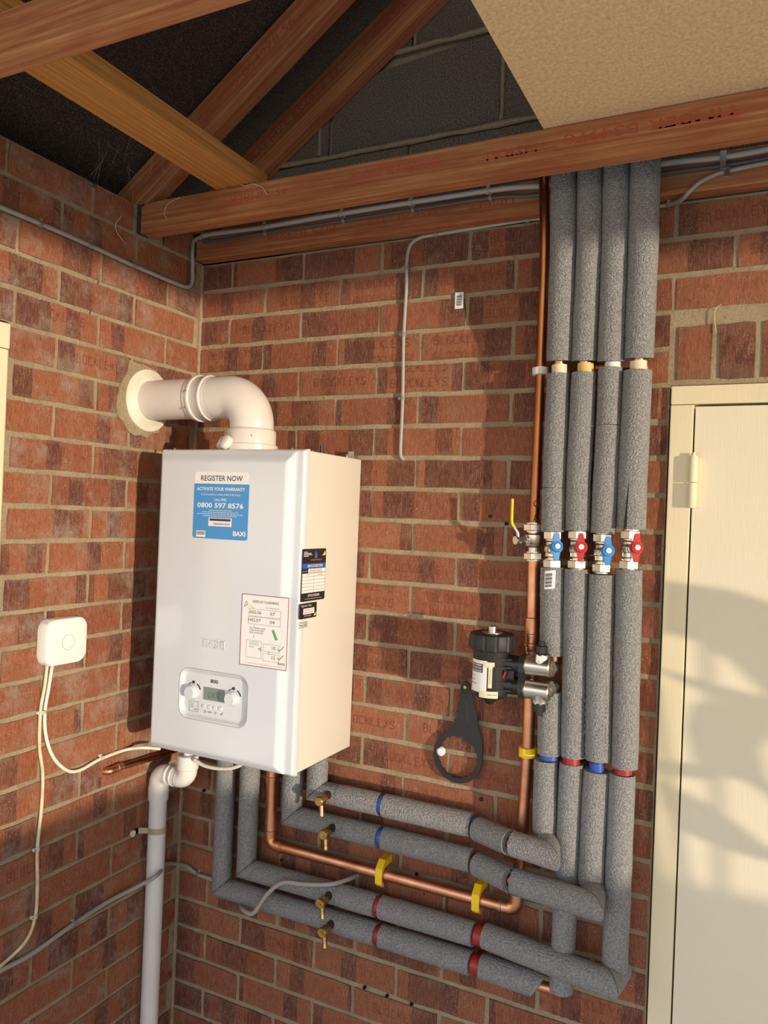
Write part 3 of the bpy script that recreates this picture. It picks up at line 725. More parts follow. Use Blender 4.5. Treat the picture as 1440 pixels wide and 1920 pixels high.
for k in range(3): strokes(bm, F2, [[(W_*.2, H_*(.34-.02*k)), (W_*.4, H_*(.34-.02*k))]], .0008, .0005)
link('green_marks', bm, 'green_print', s2)
bm = nb(); fpoly(bm, F2, [(W_*.17, H_*.86), (W_*.30, H_*.80), (W_*.21, H_*.815)], .0003, .0003); link('yellow_beam', bm, 'yellow_print', s2)
# labels on the right side
def side_frame(r): return Frame((BX1+.0004, r[0], r[1]), (0, 1, 0), (0, 0, 1), (1, 0, 0)), r[2]-r[0], r[3]-r[1]
F3, W_, H_ = side_frame((-0.2579, 1.5421, -0.1587, 1.6564))
bm = nb(); fpoly(bm, F3, [(x+W_/2, y+H_/2) for x, y in rrect(W_, H_, .004)], 0, .0004); s3 = link('service_label', bm, 'black_plastic', boiler); s3['label'] = 'black service record label'
bm = nb(); frect(bm, F3, W_*.01, H_*.625, W_*.99, H_*.72, .0004, .0001)
fpoly(bm, F3, [(W_*.52, H_*.82), (W_*.50, H_*.88), (W_*.56, H_*.97), (W_*.63, H_*.88), (W_*.60, H_*.82)], .0004, .0001); link('blue_bar', bm, 'blue_band', s3)
bm = nb(); frect(bm, F3, W_*.26, H_*.54, W_*.99, H_*.618, .0004, .0001); frect(bm, F3, W_*.02, H_*.16, W_*.99, H_*.53, .0004, .0001)
text(bm, F3, 'SERVICE RECORD', W_*.54, H_*.672, W_*.64, H_*.05, .0007, .01); text(bm, F3, '07912 932248', W_*.52, H_*.105, W_*.48, H_*.045, .0006, .01)
text(bm, F3, 'Serviced:', W_*.13, H_*.575, W_*.2, H_*.018, .0006); text(bm, F3, 'info@heatingandplumbing.co.uk'[5:], W_*.52, H_*.045, W_*.7, H_*.02, .0006)
for k, ww in enumerate((.15, .3, .34, .2)): strokes(bm, F3, [[(W_*.05, H_*(.94-.026*k)), (W_*(.05+ww), H_*(.94-.026*k))]], .0012, .0006)
link('label_lettering', bm, 'white_label', s3)
bm = nb(); text(bm, F3, '30/05/2024', W_*.56, H_*.578, W_*.5, H_*.05, .0008); link('red_date', bm, 'red_pen', s3)
bm = nb(); strokes(bm, F3, [[(W_*.02, H_*(.47-.065*k)), (W_*.99, H_*(.47-.065*k))] for k in range(5)]+[[(W_*.5, H_*.53), (W_*.5, H_*.16)]], .0006, .0007)
text(bm, F3, 'DATE', W_*.24, H_*.50, W_*.12, H_*.02, .0007); text(bm, F3, 'ENGINEER', W_*.76, H_*.50, W_*.2, H_*.02, .0007); link('table_lines', bm, 'grey_print', s3)
bm = nb(); fpoly(bm, F3, [(W_*.83, H_*.86), (W_*.98, H_*.87), (W_*.96, H_*.96)], .0004, .0001); link('yellow_triangle', bm, 'yellow_print', s3)
bm = nb(); text(bm, F3, 'HEATING', W_*.58, H_*.785, W_*.46, H_*.03, .0006); fpoly(bm, F3, [(W_*.55, H_*.82), (W_*.57, H_*.86), (W_*.59, H_*.82)], .0006, .0001); link('orange_lettering', bm, 'orange_print', s3)
F4, W_, H_ = side_frame((-0.2616, 1.5048, -0.1908, 1.5381))
bm = nb(); fpoly(bm, F4, [(x+W_/2, y+H_/2) for x, y in rrect(W_, H_, .003)], 0, .0004); s4 = link('tightness_label', bm, 'black_plastic', boiler); s4['label'] = 'small black tightness test label'
bm = nb(); frect(bm, F4, W_*.22, H_*.28, W_*.86, H_*.66, .0004, .0001); text(bm, F4, 'Tightness Test', W_*.38, H_*.83, W_*.62, H_*.13, .0006, .01); text(bm, F4, '07912 932248', W_*.48, H_*.17, W_*.4, H_*.08, .0006); link('label_lettering', bm, 'white_label', s4)
bm = nb(); text(bm, F4, '30 05 24', W_*.52, H_*.56, W_*.52, H_*.13, .0008); text(bm, F4, 'PASS OK', W_*.52, H_*.38, W_*.52, H_*.13, .0008); link('red_date', bm, 'red_pen', s4)
bm = nb(); fpoly(bm, F4, [(W_*.82, H_*.1), (W_*.97, H_*.12), (W_*.95, H_*.36)], .0004, .0001); link('yellow_triangle', bm, 'yellow_print', s4)
F5, W_, H_ = side_frame((-0.2606, 1.4841, -0.2243, 1.5007))
bm = nb(); text(bm, F5, 'flow test', W_*.5, H_*.8, W_*.9, H_*.22, .0004); text(bm, F5, 'Pan 6BT', W_*.5, H_*.45, W_*.9, H_*.28, .0004); strokes(bm, F5, [[(0, H_*.1), (W_*.4, H_*.16), (W_, H_*.2)]], .0008, .0004); link('handwritten_note', bm, 'marker', boiler)
# fittings on top of the boiler
bm = nb(); q = (0.4626, -0.1, 1.8916); lathe(bm, (q[0], -.10, BZ1-.004), (0, 0, 1), [(0, .006), (.012, .006), (.013, .004), (.026, .004), (.027, .0015)], 14); link('air_valve', bm, 'black_plastic', boiler, True)
bm = nb(); q = (0.5028, -0.02, 1.8811); box(bm, (q[0]-.012, -.022, BZ1-.02), (q[0]+.004, -.004, BZ1+.016), .001); link('wall_bracket', bm, 'steel', boiler)
for q in ((0.1048, -0.2, 1.8831), (0.4473, -0.2, 1.882), (0.4626, -0.14, 1.8816), (0.4979, -0.04, 1.8741)):
    bm = nb(); lathe(bm, (q[0], q[1], BZ1-.004), (0, 0, 1), [(0, .003), (.010, .003), (.012, .002)], 10); link('casing_screw', bm, 'steel', boiler, True)
bm = nb(); box(bm, (BX0+.01, -.245, BZ0-.002), (BX1-.01, -.02, BZ0+.006)); link('underside_shade', bm, 'dark_gap', boiler)  # dark colour stands for the shade under the boiler

# ---------------------------------------------------------------- flue
FY, FZ, FX = -.190, 2.001, .3250
flue = thing('flue_pipe', 'thick white flue pipe bending from the boiler top into the left wall', 'pipe', (FX, FY, BZ1))
bm = nb(); lathe(bm, (.003, FY, FZ), (1, 0, 0), [(0, .077), (.002, .078), (.004, .077), (.009, .058), (.012, .0535), (.012, .050)], 56); w1 = link('wall_collar', bm, 'flue_disc', flue, True); w1['label'] = 'stained white rubber wall collar'
bm = nb(); sweep(bm, [(.004, FY, FZ), (.20, FY, FZ)], .0495, 48); link('straight_pipe', bm, 'flue', flue, True)
bm = nb(); EX = FX-.068
lathe(bm, (.155, FY, FZ), (1, 0, 0), [(0, .0500), (.0, .0525), (.012, .054), (.014, .0565), (.019, .0565), (.021, .0535), (.044, .0535), (.046, .0550), (.050, .0550), (.052, .0518), (.060, .0512)], 48); link('elbow_socket', bm, 'flue', flue, True)
arc = [(EX+.068*sin(a), FY, FZ-.068+.068*cos(a)) for a in [pi/2*k/16 for k in range(17)]]
bm = nb(); sweep(bm, [(.205, FY, FZ)]+arc+[(FX, FY, FZ-.085)], .0508, 48); link('elbow', bm, 'flue', flue, True)
bm = nb(); lathe(bm, (FX, FY, BZ1-.004), (0, 0, 1), [(0, .062), (.018, .062), (.020, .0575), (.050, .0570), (.053, .0555), (.056, .0515)], 48); bs = link('base_adaptor', bm, 'flue', flue, True)
for a in (-112, -150):
    a = radians(a); bm = nb(); c_ = V((FX+.058*cos(a), FY+.058*sin(a), BZ1+.012)); lathe(bm, c_, (cos(a), sin(a), .5), [(0, .013), (.004, .017), (.016, .016), (.019, .012), (.020, .004)], 10); link('sampling_cap', bm, 'flue', bs, True)
for p_, n in (((.170, FY-.056, FZ+.010), (0, -1, 0)), ((FX+.035, FY-.046, BZ1+.032), (.5, -1, 0)), ((.166, FY-.050, FZ-.028), (0, -1, 0))):
    bm = nb(); lathe(bm, p_, n, [(0, .0028), (.0012, .0028), (.0016, .0015)], 10); link('flue_screw', bm, 'steel', flue, True)

# ---------------------------------------------------------------- heating pipes
def ballvalve(parent, c, top, bot, handle, hmat, r=.0155):
    """compression ball valve on a vertical pipe, butterfly handle turned to the front"""
    c, top, bot, handle = V(c), V(top), V(bot), V(handle); ax = (top-bot).normalized(); L_ = (top-bot).length
    bm = nb(); lathe(bm, bot+ax*.006, ax, [(0, .012), (L_*.12, .0115), (L_*.16, .0165), (L_*.30, .0165), (L_*.33, .0185), (L_*.5, .0190), (L_*.55, .0165), (L_*.66, .0165), (L_*.72, .0115), (L_*.86, .012)], 20); vb = link('valve_body', bm, 'nickel', parent, True)
    for p_ in (top, bot):
        bm = nb(); lathe(bm, p_-ax*.0085, ax, [(0, .0185), (.0015, .0205), (.0155, .0205), (.017, .0185)], 6); lathe(bm, p_-ax*.011, ax, [(0, .0165), (.022, .0165)], 18); link('compression_nut', bm, 'nickel', vb)
    d = (handle-c).normalized(); bm = nb(); lathe(bm, c+d*.010, d, [(0, .010), (.012, .009), (.013, .006), ((handle-c).length-.008, .006)], 16); link('valve_stem', bm, 'nickel', vb, True)
    u = ax; s_ = d.cross(u).normalized(); bm = nb()
    ol = []
    for k in range(32):
        a = 2*pi*k/32; x, y = .0135*cos(a), .0135*sin(a)
        if abs(cos(a)) < .42: x *= 1.0; y = (.027 if y > 0 else -.027)+(.0015 if abs(cos(a)) < .2 else -.001)*(1 if y > 0 else -1); x = max(-.0055, min(.0055, x))
        ol.append(handle+s_*x+u*y)
    prism(bm, ol, -d, .004); lathe(bm, handle-d*.006, d, [(0, .012), (.010, .011)], 20)
    hh = link('butterfly_handle', bm, hmat, vb); hh['label'] = ('blue' if 'blue' in hmat else 'red')+' butterfly handle'
    bm = nb(); lathe(bm, handle+d*.003, d, [(0, .0055), (.004, .0055), (.005, .003)], 12); link('handle_nut', bm, 'white_label', vb, True)
    return vb
def band(parent, a, b, R, mat, name='pipe_clip', label=None, back=None):
    """clip band around a pipe between a and b"""
    bm = nb(); a, b = V(a), V(b); d = (b-a).normalized(); L_ = (b-a).length
    lathe(bm, a, d, [(0, R-.003), (0, R), (L_, R), (L_, R-.003)], 26)
    if back:
        m_ = (a+b)/2; w_ = .010; lo = min(m_.y+R*.5, back-.004); half = L_/2
        if abs(d.z) > .7: box(bm, (m_.x-w_, lo, m_.z-half), (m_.x+w_, back, m_.z+half), .001)
        else: box(bm, (m_.x-half, lo, m_.z-w_), (m_.x+half, back, m_.z+w_), .001)
    o = link(name, bm, mat, parent, True)
    if label: o['label'] = label
    return o
def printline(parent, a, b, off, n=18):
    """small printed marks along a sleeve"""
    bm = nb(); a, b, off = V(a), V(b), V(off); d = (b-a).normalized(); nn = off.normalized(); s_ = d.cross(nn)
    fr = Frame(a+off, d, s_, nn); L_ = (b-a).length
    for k in range(n):
        if random.random() < .75: strokes(bm, fr, [[(L_*k/n, random.uniform(-.001, .001)), (L_*k/n+L_/n*.55, random.uniform(-.001, .001))]], .0016, .0008)
    link('printed_marks', bm, 'foam_print', parent)
YP = -.055
P_TOP, P_MID = -.100, YP
paths = {
 1: dict(up=[(1.0151, -0.1, 2.4911), (1.0157, -0.1, 2.447), (1.02, -0.1, 2.2819), (1.0128, -0.07, 2.1694), (1.0102, -0.058, 2.0748)], mid=[(1.0083, -0.055, 2.0474), (1.0069, -0.055, 1.8246), (1.0101, -0.055, 1.7157)], low=[(1.0119, -0.055, 1.6406), (1.013, -0.055, 1.6115), (1.018, -0.055, 1.4574)]),
 2: dict(up=[(1.068, -0.1, 2.493), (1.069, -0.1, 2.4387), (1.0732, -0.1, 2.276), (1.0647, -0.07, 2.1653), (1.0615, -0.058, 2.0722)], mid=[(1.0618, -0.055, 2.0472), (1.0593, -0.055, 1.8254), (1.0612, -0.055, 1.7202)], low=[(1.0621, -0.055, 1.6406), (1.066, -0.055, 1.4276), (1.0694, -0.055, 1.2538)]),
 3: dict(up=[(1.1205, -0.1, 2.4946), (1.1214, -0.1, 2.4411), (1.1237, -0.1, 2.2703), (1.1184, -0.07, 2.1611), (1.1156, -0.058, 2.0683)], mid=[(1.1156, -0.055, 2.0546), (1.1125, -0.055, 1.8263), (1.1134, -0.055, 1.7171)], low=[(1.1145, -0.055, 1.6331), (1.1167, -0.055, 1.4339), (1.1214, -0.055, 1.2562)]),
 4: dict(up=[(1.1754, -0.1, 2.4955), (1.1752, -0.1, 2.4483), (1.1779, -0.1, 2.2643), (1.1726, -0.07, 2.1569), (1.171, -0.058, 2.0719)], mid=[(1.1694, -0.055, 2.0467), (1.1672, -0.055, 1.8271), (1.1688, -0.055, 1.7282)], low=[(1.1677, -0.055, 1.6465), (1.1712, -0.055, 1.4407), (1.1732, -0.055, 1.2502)]),
}
RU = {1: .0272, 2: .0262, 3: .0272, 4: .0290}
RL = {1: .0252, 2: .0248, 3: .0266, 4: .0260}
LBL = {1: 'leftmost insulated pipe, blue valve handle, feeding the top sleeved run to the boiler',
       2: 'second insulated pipe from left, red valve handle, reaching down to the lowest run',
       3: 'third insulated pipe from left, blue valve handle, feeding the second sleeved run',
       4: 'rightmost insulated pipe beside the door, red valve handle, feeding the third sleeved run'}
zA, zB, zC_, zD = 1.0652, .9905, .8310, .7660
YR = -.050
runs = {
 1: dict(z=zA, x0=(0.458, -0.05, 1.0672)[0], pts=[(0.8652, -0.05, 1.0599), (0.9565, -0.0966, 1.0652), (1.0381, -0.1123, 1.0652)], bx=[(0.6354, -0.05, 1.0653)[0]], dk=(0.499, -0.05, 1.0495), bot=(1.0169, -0.055, 1.0838), R=.0262),
 2: dict(z=zD, x0=(0.1866, -0.05, 0.988)[0], pts=[(0.8774, -0.05, 0.7664), (1.0643, -0.055, 0.7635)], bx=[(0.6405, -0.05, 0.7679)[0], (0.8702, -0.05, 0.7631)[0]], dk=(0.5217, -0.05, 0.7521), bot=(1.0654, -0.055, 0.7903), R=.0262),
 3: dict(z=zB, x0=(0.3898, -0.05, 1.0542)[0], pts=[(0.87, -0.055, 0.986), (0.9619, -0.1007, 0.9905), (1.13, -0.1214, 0.9905)], bx=[(0.6374, -0.05, 0.9904)[0]], dk=(0.514, -0.05, 0.9813), bot=(1.1158, -0.055, 1.0095), R=.0262),
 4: dict(z=zC_, x0=(0.2612, -0.05, 1.0027)[0], pts=[(0.8826, -0.052, 0.836), (1.1648, -0.0887, 0.831)], bx=[(0.6373, -0.05, 0.8386)[0], (0.8783, -0.05, 0.8339)[0]], dk=(0.5125, -0.05, 0.8233), bot=(1.169, -0.055, 0.8619), R=.0262),
}
vdat = {1: ((1.0037, -0.055, 1.6749), (1.0115, -0.055, 1.7079), (1.0127, -0.055, 1.6485), (1.0297, -0.098, 1.6861), 'blue_handle'),
        2: ((1.0617, -0.055, 1.6804), (1.0627, -0.055, 1.7114), (1.0639, -0.055, 1.6506), (1.0783, -0.098, 1.6876), 'red_handle'),
        3: ((1.1117, -0.055, 1.6766), (1.1138, -0.055, 1.7073), (1.114, -0.055, 1.6462), (1.1321, -0.098, 1.6831), 'blue_handle'),
        4: ((1.1662, -0.055, 1.6862), (1.1682, -0.055, 1.7164), (1.1674, -0.055, 1.6561), (1.1868, -0.098, 1.6924), 'red_handle')}
for i in (1, 2, 3, 4):
    d = paths[i]; rn = runs[i]; base = V((rn['x0'], YR, rn['z']-.03))
    t_ = thing('insulated_pipe', LBL[i], 'pipe', base, 'grey foam insulated heating pipes')
    cm = 'blue_clip' if i in (1, 3) else 'red_clip'
    Pu, Pm, Pl = [[V(p) for p in d[k]] for k in ('up', 'mid', 'low')]
    foam(t_, Pu, RU[i])
    if i == 1:
        k_ = (1.0087, -0.055, 1.8078); foam(t_, [Pm[0], V(k_)], .0246); foam(t_, [V(k_)-V((0, 0, .0012)), Pm[-1]], .0250)
    elif i == 3:
        k_ = (1.1157, -0.055, 1.9377); foam(t_, [Pm[0], V(k_)], .0252); foam(t_, [V(k_)-V((0, 0, .0012)), Pm[-1]], .0256)
    else: foam(t_, Pm, .0256 if i == 2 else .0285)
    if i == 4:
        bm = nb(); a, b = V((1.1653, -0.0835, 1.8307)), V((1.1609, -0.0835, 1.7278))
        prism(bm, [a, b+V((-.0035, 0, 0)), b+V((.0025, 0, 0))], (0, 1, 0), .004); link('split_seam', bm, 'dark_gap', t_)
    # copper core under the sleeves
    bm = nb(); xv = Pl[-1].x; core = fillet([Pu[1], Pu[2], Pu[-1], Pm[0], Pm[-1]], .05); sweep(bm, core, .0112, 14); link('copper_core', bm, 'copper', t_, True)
    ballvalve(t_, *vdat[i])
    foam(t_, Pl, RL[i])
    if i == 3: printline(t_, (1.1301, -0.055, 1.4193), (1.1305, -0.055, 1.2675), (.013, -.0235, 0))
    if i == 2: printline(t_, (1.0813, -0.055, 1.2591), (1.0775, -0.055, 1.385), (.016, -.0195, 0), 10)
    # cream pipe clip near the upper joint
    cl = {1: ('yellowed' , (1.0113, -0.058, 2.0467), (1.0106, -0.058, 2.0658), .0160), 2: ('yellowed', (1.0657, -0.058, 2.0465), (1.065, -0.058, 2.0665), .0165), 3: ('white_plastic', (1.1205, -0.058, 2.0506), (1.1199, -0.058, 2.0659), .0160), 4: ('cream_plastic', (1.171, -0.058, 2.0439), (1.1702, -0.058, 2.0655), .0165)}[i]
    band(t_, cl[1], cl[2], cl[3], 'cream_plastic' if i == 1 else cl[0], back=-.002, label='cream plastic pipe clip')
    # lower section below the coloured clip
    bot = V(rn['bot']); endp = V(rn['pts'][-1])
    if i == 1:
        q0, q1 = V((1.0165, -0.055, 1.3811)), V((1.0205, -0.055, 1.2509)); foam(t_, [q0, q1], .0252)
        bm = nb(); sweep(bm, [V(Pl[-1])+V((0, 0, .02)), V((1.0187, -0.055, 1.4396))], .0112, 14); link('copper_core', bm, 'copper', t_, True); bm = nb(); sweep(bm, [V((1.0192, -0.055, 1.3971)), q0-V((0, 0, .02))], .0112, 14); link('copper_core', bm, 'copper', t_, True)
        a0 = V((1.0142, -0.055, 1.2376))
        band(t_, (1.0217, -0.058, 1.2407), (1.0211, -0.058, 1.254), .0190, 'blue_clip', back=-.002, label='blue plastic pipe clip')
    else:
        a0 = V({2: (1.0677, -0.055, 1.2403), 3: (1.119, -0.055, 1.234), 4: (1.1695, -0.055, 1.2367)}[i])
        q0, q1 = {2: ((1.0674, -0.058, 1.2377), (1.0666, -0.058, 1.2596)), 3: ((1.1196, -0.058, 1.2339), (1.1189, -0.058, 1.2511)), 4: ((1.171, -0.058, 1.2378), (1.1704, -0.058, 1.2548))}[i]
        band(t_, q0, q1, .0180 if i != 3 else .0150, cm, back=-.002, label=cm.split('_')[0]+' plastic pipe clip')
        bm = nb(); sweep(bm, [Pl[-1]+V((0, 0, .03)), a0-V((0, 0, .03))], .0112, 14); link('copper_core', bm, 'copper', t_, True)
    # drop to the run, then the elbow piece coming forward
    zr = rn['z']; xe = a0.x if i == 1 else bot.x
    if i == 2:
        foam(t_, [a0, V((endp.x, YP, zr+.004))], RL[i])
        foam(t_, [V(rn['pts'][0])+V((.012, 0, 0)), V((endp.x-.048, YP, zr))], rn['R'], n1=(.92, 0, -.55))
        bm = nb(); sweep(bm, fillet([(endp.x-.09, YP, zr), (endp.x-.004, YP, zr), (endp.x-.004, YP, zr+.05)], .02), .0112, 14); link('copper_core', bm, 'copper', t_, True)
    else:
        dropx = bot.x; yf = endp.y
        bottomp = V((dropx, YP, zr)); front = V((endp.x, yf, zr)); prev = V(rn['pts'][-2])
        foam(t_, [a0, V((dropx, YP, zr+(.022 if i == 1 else .012)))], RL[i])
        dir_run = (front-prev).normalized(); dir_el = (V((dropx+.004, YP+.012, zr+.004))-front).normalized()
        m_ = (dir_run+dir_el).normalized()
        foam(t_, [front+dir_el*.003, front+dir_el*.058], .0262, n0=m_, name='elbow_sleeve')
        if i != 4:
            foam(t_, [prev+dir_run*.006, front], rn['R'], n1=m_)
            foam(t_, [V(rn['pts'][0])+(prev-V(rn['pts'][0])).normalized()*.006, prev-dir_run*.001], rn['R'])
        else: foam(t_, [prev+dir_run*.014, front], rn['R']*1.04, n1=m_)
        bm = nb(); sweep(bm, [V(rn['pts'][0])]+([prev] if i != 4 else [])+[front-dir_run*.02], .0112, 14); link('copper_core', bm, 'copper', t_, True)
    # horizontal run along the wall and riser into the boiler
    x0 = rn['x0']; R = rn['R']; A = V((x0, YR, zr)); up_ = V((x0, YR, BZ0+.01)); mit = V((1, 0, -1)).normalized()
    foam(t_, [up_, A], R*.96, n1=V((1, 0, -1)), name='riser_sleeve')
    xs_ = [x0]; p1_ = V(rn['pts'][0]); dk = V(rn['dk']); bx = list(rn['bx'])
    cut1 = dk.x+{1: .022, 2: .004, 3: .030, 4: .020}[i]
    foam(t_, [A+V((.001, 0, -.001)), V((cut1-.0012, YR, zr))], R*.97, n0=V((1, 0, -1)))
    foam(t_, [V((cut1, YR, zr)), V((bx[0]-.0065, YR, zr))], R)
    foam(t_, [V((bx[0]+.0065, YR, zr)), V((p1_.x-(.010 if len(bx) == 1 else .012), p1_.y, zr))], R*1.01)
    band(t_, (bx[0]-.006, YR, zr), (bx[0]+.006, YR, zr), R-.0055, cm, back=-.002, label=cm.split('_')[0]+' plastic pipe clip')
    if len(bx) > 1: band(t_, (p1_.x-.009, p1_.y, zr), (p1_.x+.009, p1_.y, zr), R-.0055, cm, back=-.002, label=cm.split('_')[0]+' plastic pipe clip')
    elif i == 1: band(t_, (p1_.x-.008, p1_.y, zr), (p1_.x-.001, p1_.y, zr), R-.008, cm, label='blue plastic pipe clip')
    bm = nb(); sweep(bm, [(x0+.02, YR, zr), (p1_.x+.02, p1_.y, zr)], .0112, 14); link('copper_core', bm, 'copper', t_, True)
    # drain cock
    bm = nb(); c0 = V((dk.x, YR-.008, zr)); d_ = V((0, -1, -.02)).normalized()
    lathe(bm, c0, d_, [(0, .0085), (.030, .0085), (.031, .0105), (.046, .0110), (.048, .0100)], 18)
    dc = link('drain_cock', bm, 'copper' if i == 1 else 'brass', t_, True); dc['label'] = 'small brass drain cock'
    bm = nb(); e0 = c0+d_*.043; lathe(bm, e0, d_, [(0, .0114), (.008, .0114), (.010, .0098), (.010, .0045), (.014, .0045)], 20); link('drain_cap', bm, 'brass', dc, True)
    bm = nb(); n0_ = c0+d_*.040; n1_ = n0_+V((.008, -.008, -.034)); prof = []
    sweep(bm, [n0_, n0_.lerp(n1_, .35), n0_.lerp(n1_, .36), n0_.lerp(n1_, .55), n0_.lerp(n1_, .56), n0_.lerp(n1_, .75), n0_.lerp(n1_, .76), n1_], [.0050, .0050, .0062, .0054, .0062, .0054, .0062, .0056], 12); link('hose_nozzle', bm, 'brass' if i != 1 else 'copper', dc, True)
    # dark disc on the foam, painted as shade of the drain cock hole
    bm = nb(); lathe(bm, (dk.x+.004, YR-R*.8, zr+.004), (0, -1, 0), [(0, .0095), (R*.2+.0008, .0095)], 14); link('notch_shade', bm, 'dark_gap', t_)
    if i == 1:
        Fs = Frame((1.0194, -0.0806, 1.6145), (1, 0, .04), (-.04, 0, 1), (0, -1, 0)); bm = nb(); pts_ = rrect(.0215, .038, .001, 2)
        # label wrapped on the sleeve
        g = []
        for a_ in range(7):
            ang = radians(-112+a_*8.5); g.append([bm.verts.new((Pl[0].x+.0262*cos(ang), YP+.0262*sin(ang), Fs.o.z+dz_+a_*.0006)) for dz_ in (-.019, .019)])
        for a_, b_ in zip(g, g[1:]): bm.faces.new((a_[0], b_[0], b_[1], a_[1]))
        bc = link('barcode_label', bm, 'white_label', t_); bm = nb()
        for k in range(11):
            z_ = Fs.o.z-.013+k*.0026; th = .0006 if k % 3 else .0012; g = []
            for a_ in range(6): ang = radians(-108+a_*6.5); g.append([bm.verts.new((Pl[0].x+.0265*cos(ang), YP+.0265*sin(ang), z_+dz_+a_*.0005)) for dz_ in (-th, th)])
            for a_, b_ in zip(g, g[1:]): bm.faces.new((a_[0], b_[0], b_[1], a_[1]))
        link('barcode_bars', bm, 'grey_print', bc)

# ---------------------------------------------------------------- gas pipe
gp = thing('gas_pipe', 'bare copper gas pipe with yellow lever valve and yellow clips', 'pipe', (0.967, -0.035, 1.0684))
gup = [(0.9642, -0.075, 2.5162), (0.9672, -0.075, 2.4423), (0.9719, -0.075, 2.3515), (0.9707, -0.06, 2.2546), (0.9636, -0.035, 2.0898), (0.9636, -0.035, 1.8251), (0.9627, -0.035, 1.7308)]
bm = nb(); sweep(bm, smoothpath(gup, 4), .0103, 20); link('upper_pipe', bm, 'copper_old', gp, True)
glo = [(0.9654, -0.035, 1.6643), (0.9692, -0.035, 1.481), (0.969, -0.035, 1.2519), (0.9578, -0.035, 0.9174)]
zg = glo[-1][2]
GE = V(((0.9572, -0.035, 0.9024)[0], -.035, (0.9572, -0.035, 0.9024)[2])); GS = V(((0.3203, -0.035, 0.9106)[0], -.035, GE.z))
zh = ((0.3623, -0.035, 0.9013)[2]+(0.829, -0.035, 0.8989)[2])/2; GE.z = zh; GS.z = zh; GE.x = glo[-1][0]
bm = nb(); sweep(bm, [glo[0], glo[1], glo[2], (GE.x, -.035, GE.z+.03)], .0128, 22); link('lower_pipe', bm, 'copper', gp, True)
bm = nb(); sweep(bm, [GS+V((.026, 0, 0)), GE-V((.026, 0, 0))], .0134, 22); link('horizontal_pipe', bm, 'copper', gp, True)
for c_, s_, v_ in ((GE, V((-1, 0, 0)), V((0, 0, 1))), (GS, V((1, 0, 0)), V((0, 0, 1)))):
    bm = nb(); arc = [c_+s_*.040, c_+s_*.032, c_+s_*.020]; 
    for k in range(1, 8): a = pi/2*k/8; arc.append(c_+s_*.020*(1-sin(a))+v_*.020*(1-cos(a)))
    arc += [c_+v_*.020, c_+v_*.032, c_+v_*.040]
    n_ = len(arc); rr = [.0152]+[.0152]+[.0148]+[.0148]*7+[.0148, .0152, .0152]
    sweep(bm, arc, rr, 22); el = link('elbow', bm, 'copper', gp, True)
    bm = nb()
    for d_ in (s_, v_): lathe(bm, c_+d_*.031, d_, [(0, .0150), (.001, .0166), (.004, .0166), (.005, .0150)], 22)
    lathe(bm, c_+v_*.040, v_, [(0, .0152), (.003, .0138), (.006, .0134)], 22); link('solder_ring', bm, 'solder' if s_.x < 0 else 'copper', el, True)
RX = GS.x+.002
RT = V((0.3194, -0.035, 1.0605)); bm = nb(); sweep(bm, [(GS.x, -.035, zh+.03), (RT.x, -.035, RT.z)], .0152, 22); link('riser_pipe', bm, 'copper', gp, True)
bm = nb(); lathe(bm, (RT.x, -.035, RT.z-.008), (0, 0, 1), [(0, .0165), (.012, .0168), (.013, .0182), (.017, .0182), (.018, .0160), (.04, .0160), (BZ0+.01-RT.z, .0160)], 22); link('reducer', bm, 'copper', gp, True)
c0, c1 = V((0.9686, -0.035, 1.4672)), V((0.9677, -0.035, 1.5199)); d_ = (c1-c0).normalized(); L_ = (c1-c0).length
bm = nb(); lathe(bm, c0-d_*.01, d_, [(0, .0140), (.002, .0150), (L_*.2, .0150), (L_*.23, .0168), (L_*.32, .0168), (L_*.35, .0150), (L_*.6, .0152), (L_*.62, .0168), (L_*.70, .0168), (L_*.73, .0150), (L_+.018, .0150), (L_+.02, .0130)], 22); link('press_coupling', bm, 'copper', gp, True)
vt, vm, vl = V((0.963, -0.035, 1.7239)), V((0.964, -0.035, 1.6987)), V((0.9655, -0.035, 1.662)); ax = (vt-vl).normalized(); L_ = (vt-vl).length
bm = nb(); lathe(bm, vl, ax, [(0, .0125), (L_*.28, .0130), (L_*.34, .0190), (L_*.40, .0205), (L_*.44, .0190), (L_*.72, .0190), (L_*.78, .0130), (L_, .0125)], 26); gv = link('gas_valve_body', bm, 'nickel', gp, True)
for p_ in (vt, vl):
    bm = nb(); lathe(bm, p_-ax*.009, ax, [(0, .0195), (.002, .0215), (.014, .0215), (.016, .0195)], 6); lathe(bm, p_-ax*.011, ax, [(0, .0180), (.020, .0180)], 20); link('union_nut', bm, 'nickel', gv)
hs = V((0.9443, -0.06, 1.6956)); dd = (hs-vm).normalized()
bm = nb(); lathe(bm, vm+dd*.015, dd, [(0, .009), (.006, .009), (.007, .0065), ((hs-vm).length-.008, .0065), ((hs-vm).length-.004, .009), ((hs-vm).length+.002, .009)], 14); link('valve_stem', bm, 'nickel', gv, True)
lv = [(0.9457, -0.064, 1.6901), (0.9381, -0.066, 1.692), (0.938, -0.068, 1.709), (0.9298, -0.07, 1.7235)]
bm = nb(); sweep(bm, smoothpath(lv, 4), .0035, 10); link('lever_arm', bm, 'steel', gv, True)
bm = nb(); sweep(bm, smoothpath([(0.931, -0.07, 1.7212), (0.9254, -0.072, 1.7312), (0.9252, -0.074, 1.7517), (0.9257, -0.076, 1.7823)], 5), .0052, 12, flat=.6)
lg = link('lever_grip', bm, 'yellow', gv, True); lg['label'] = 'yellow lever grip'
def gclip(a, b, R, axis):
    o = band(gp, a, b, R, 'yellow', back=-.002, label='yellow plastic pipe clip'); return o
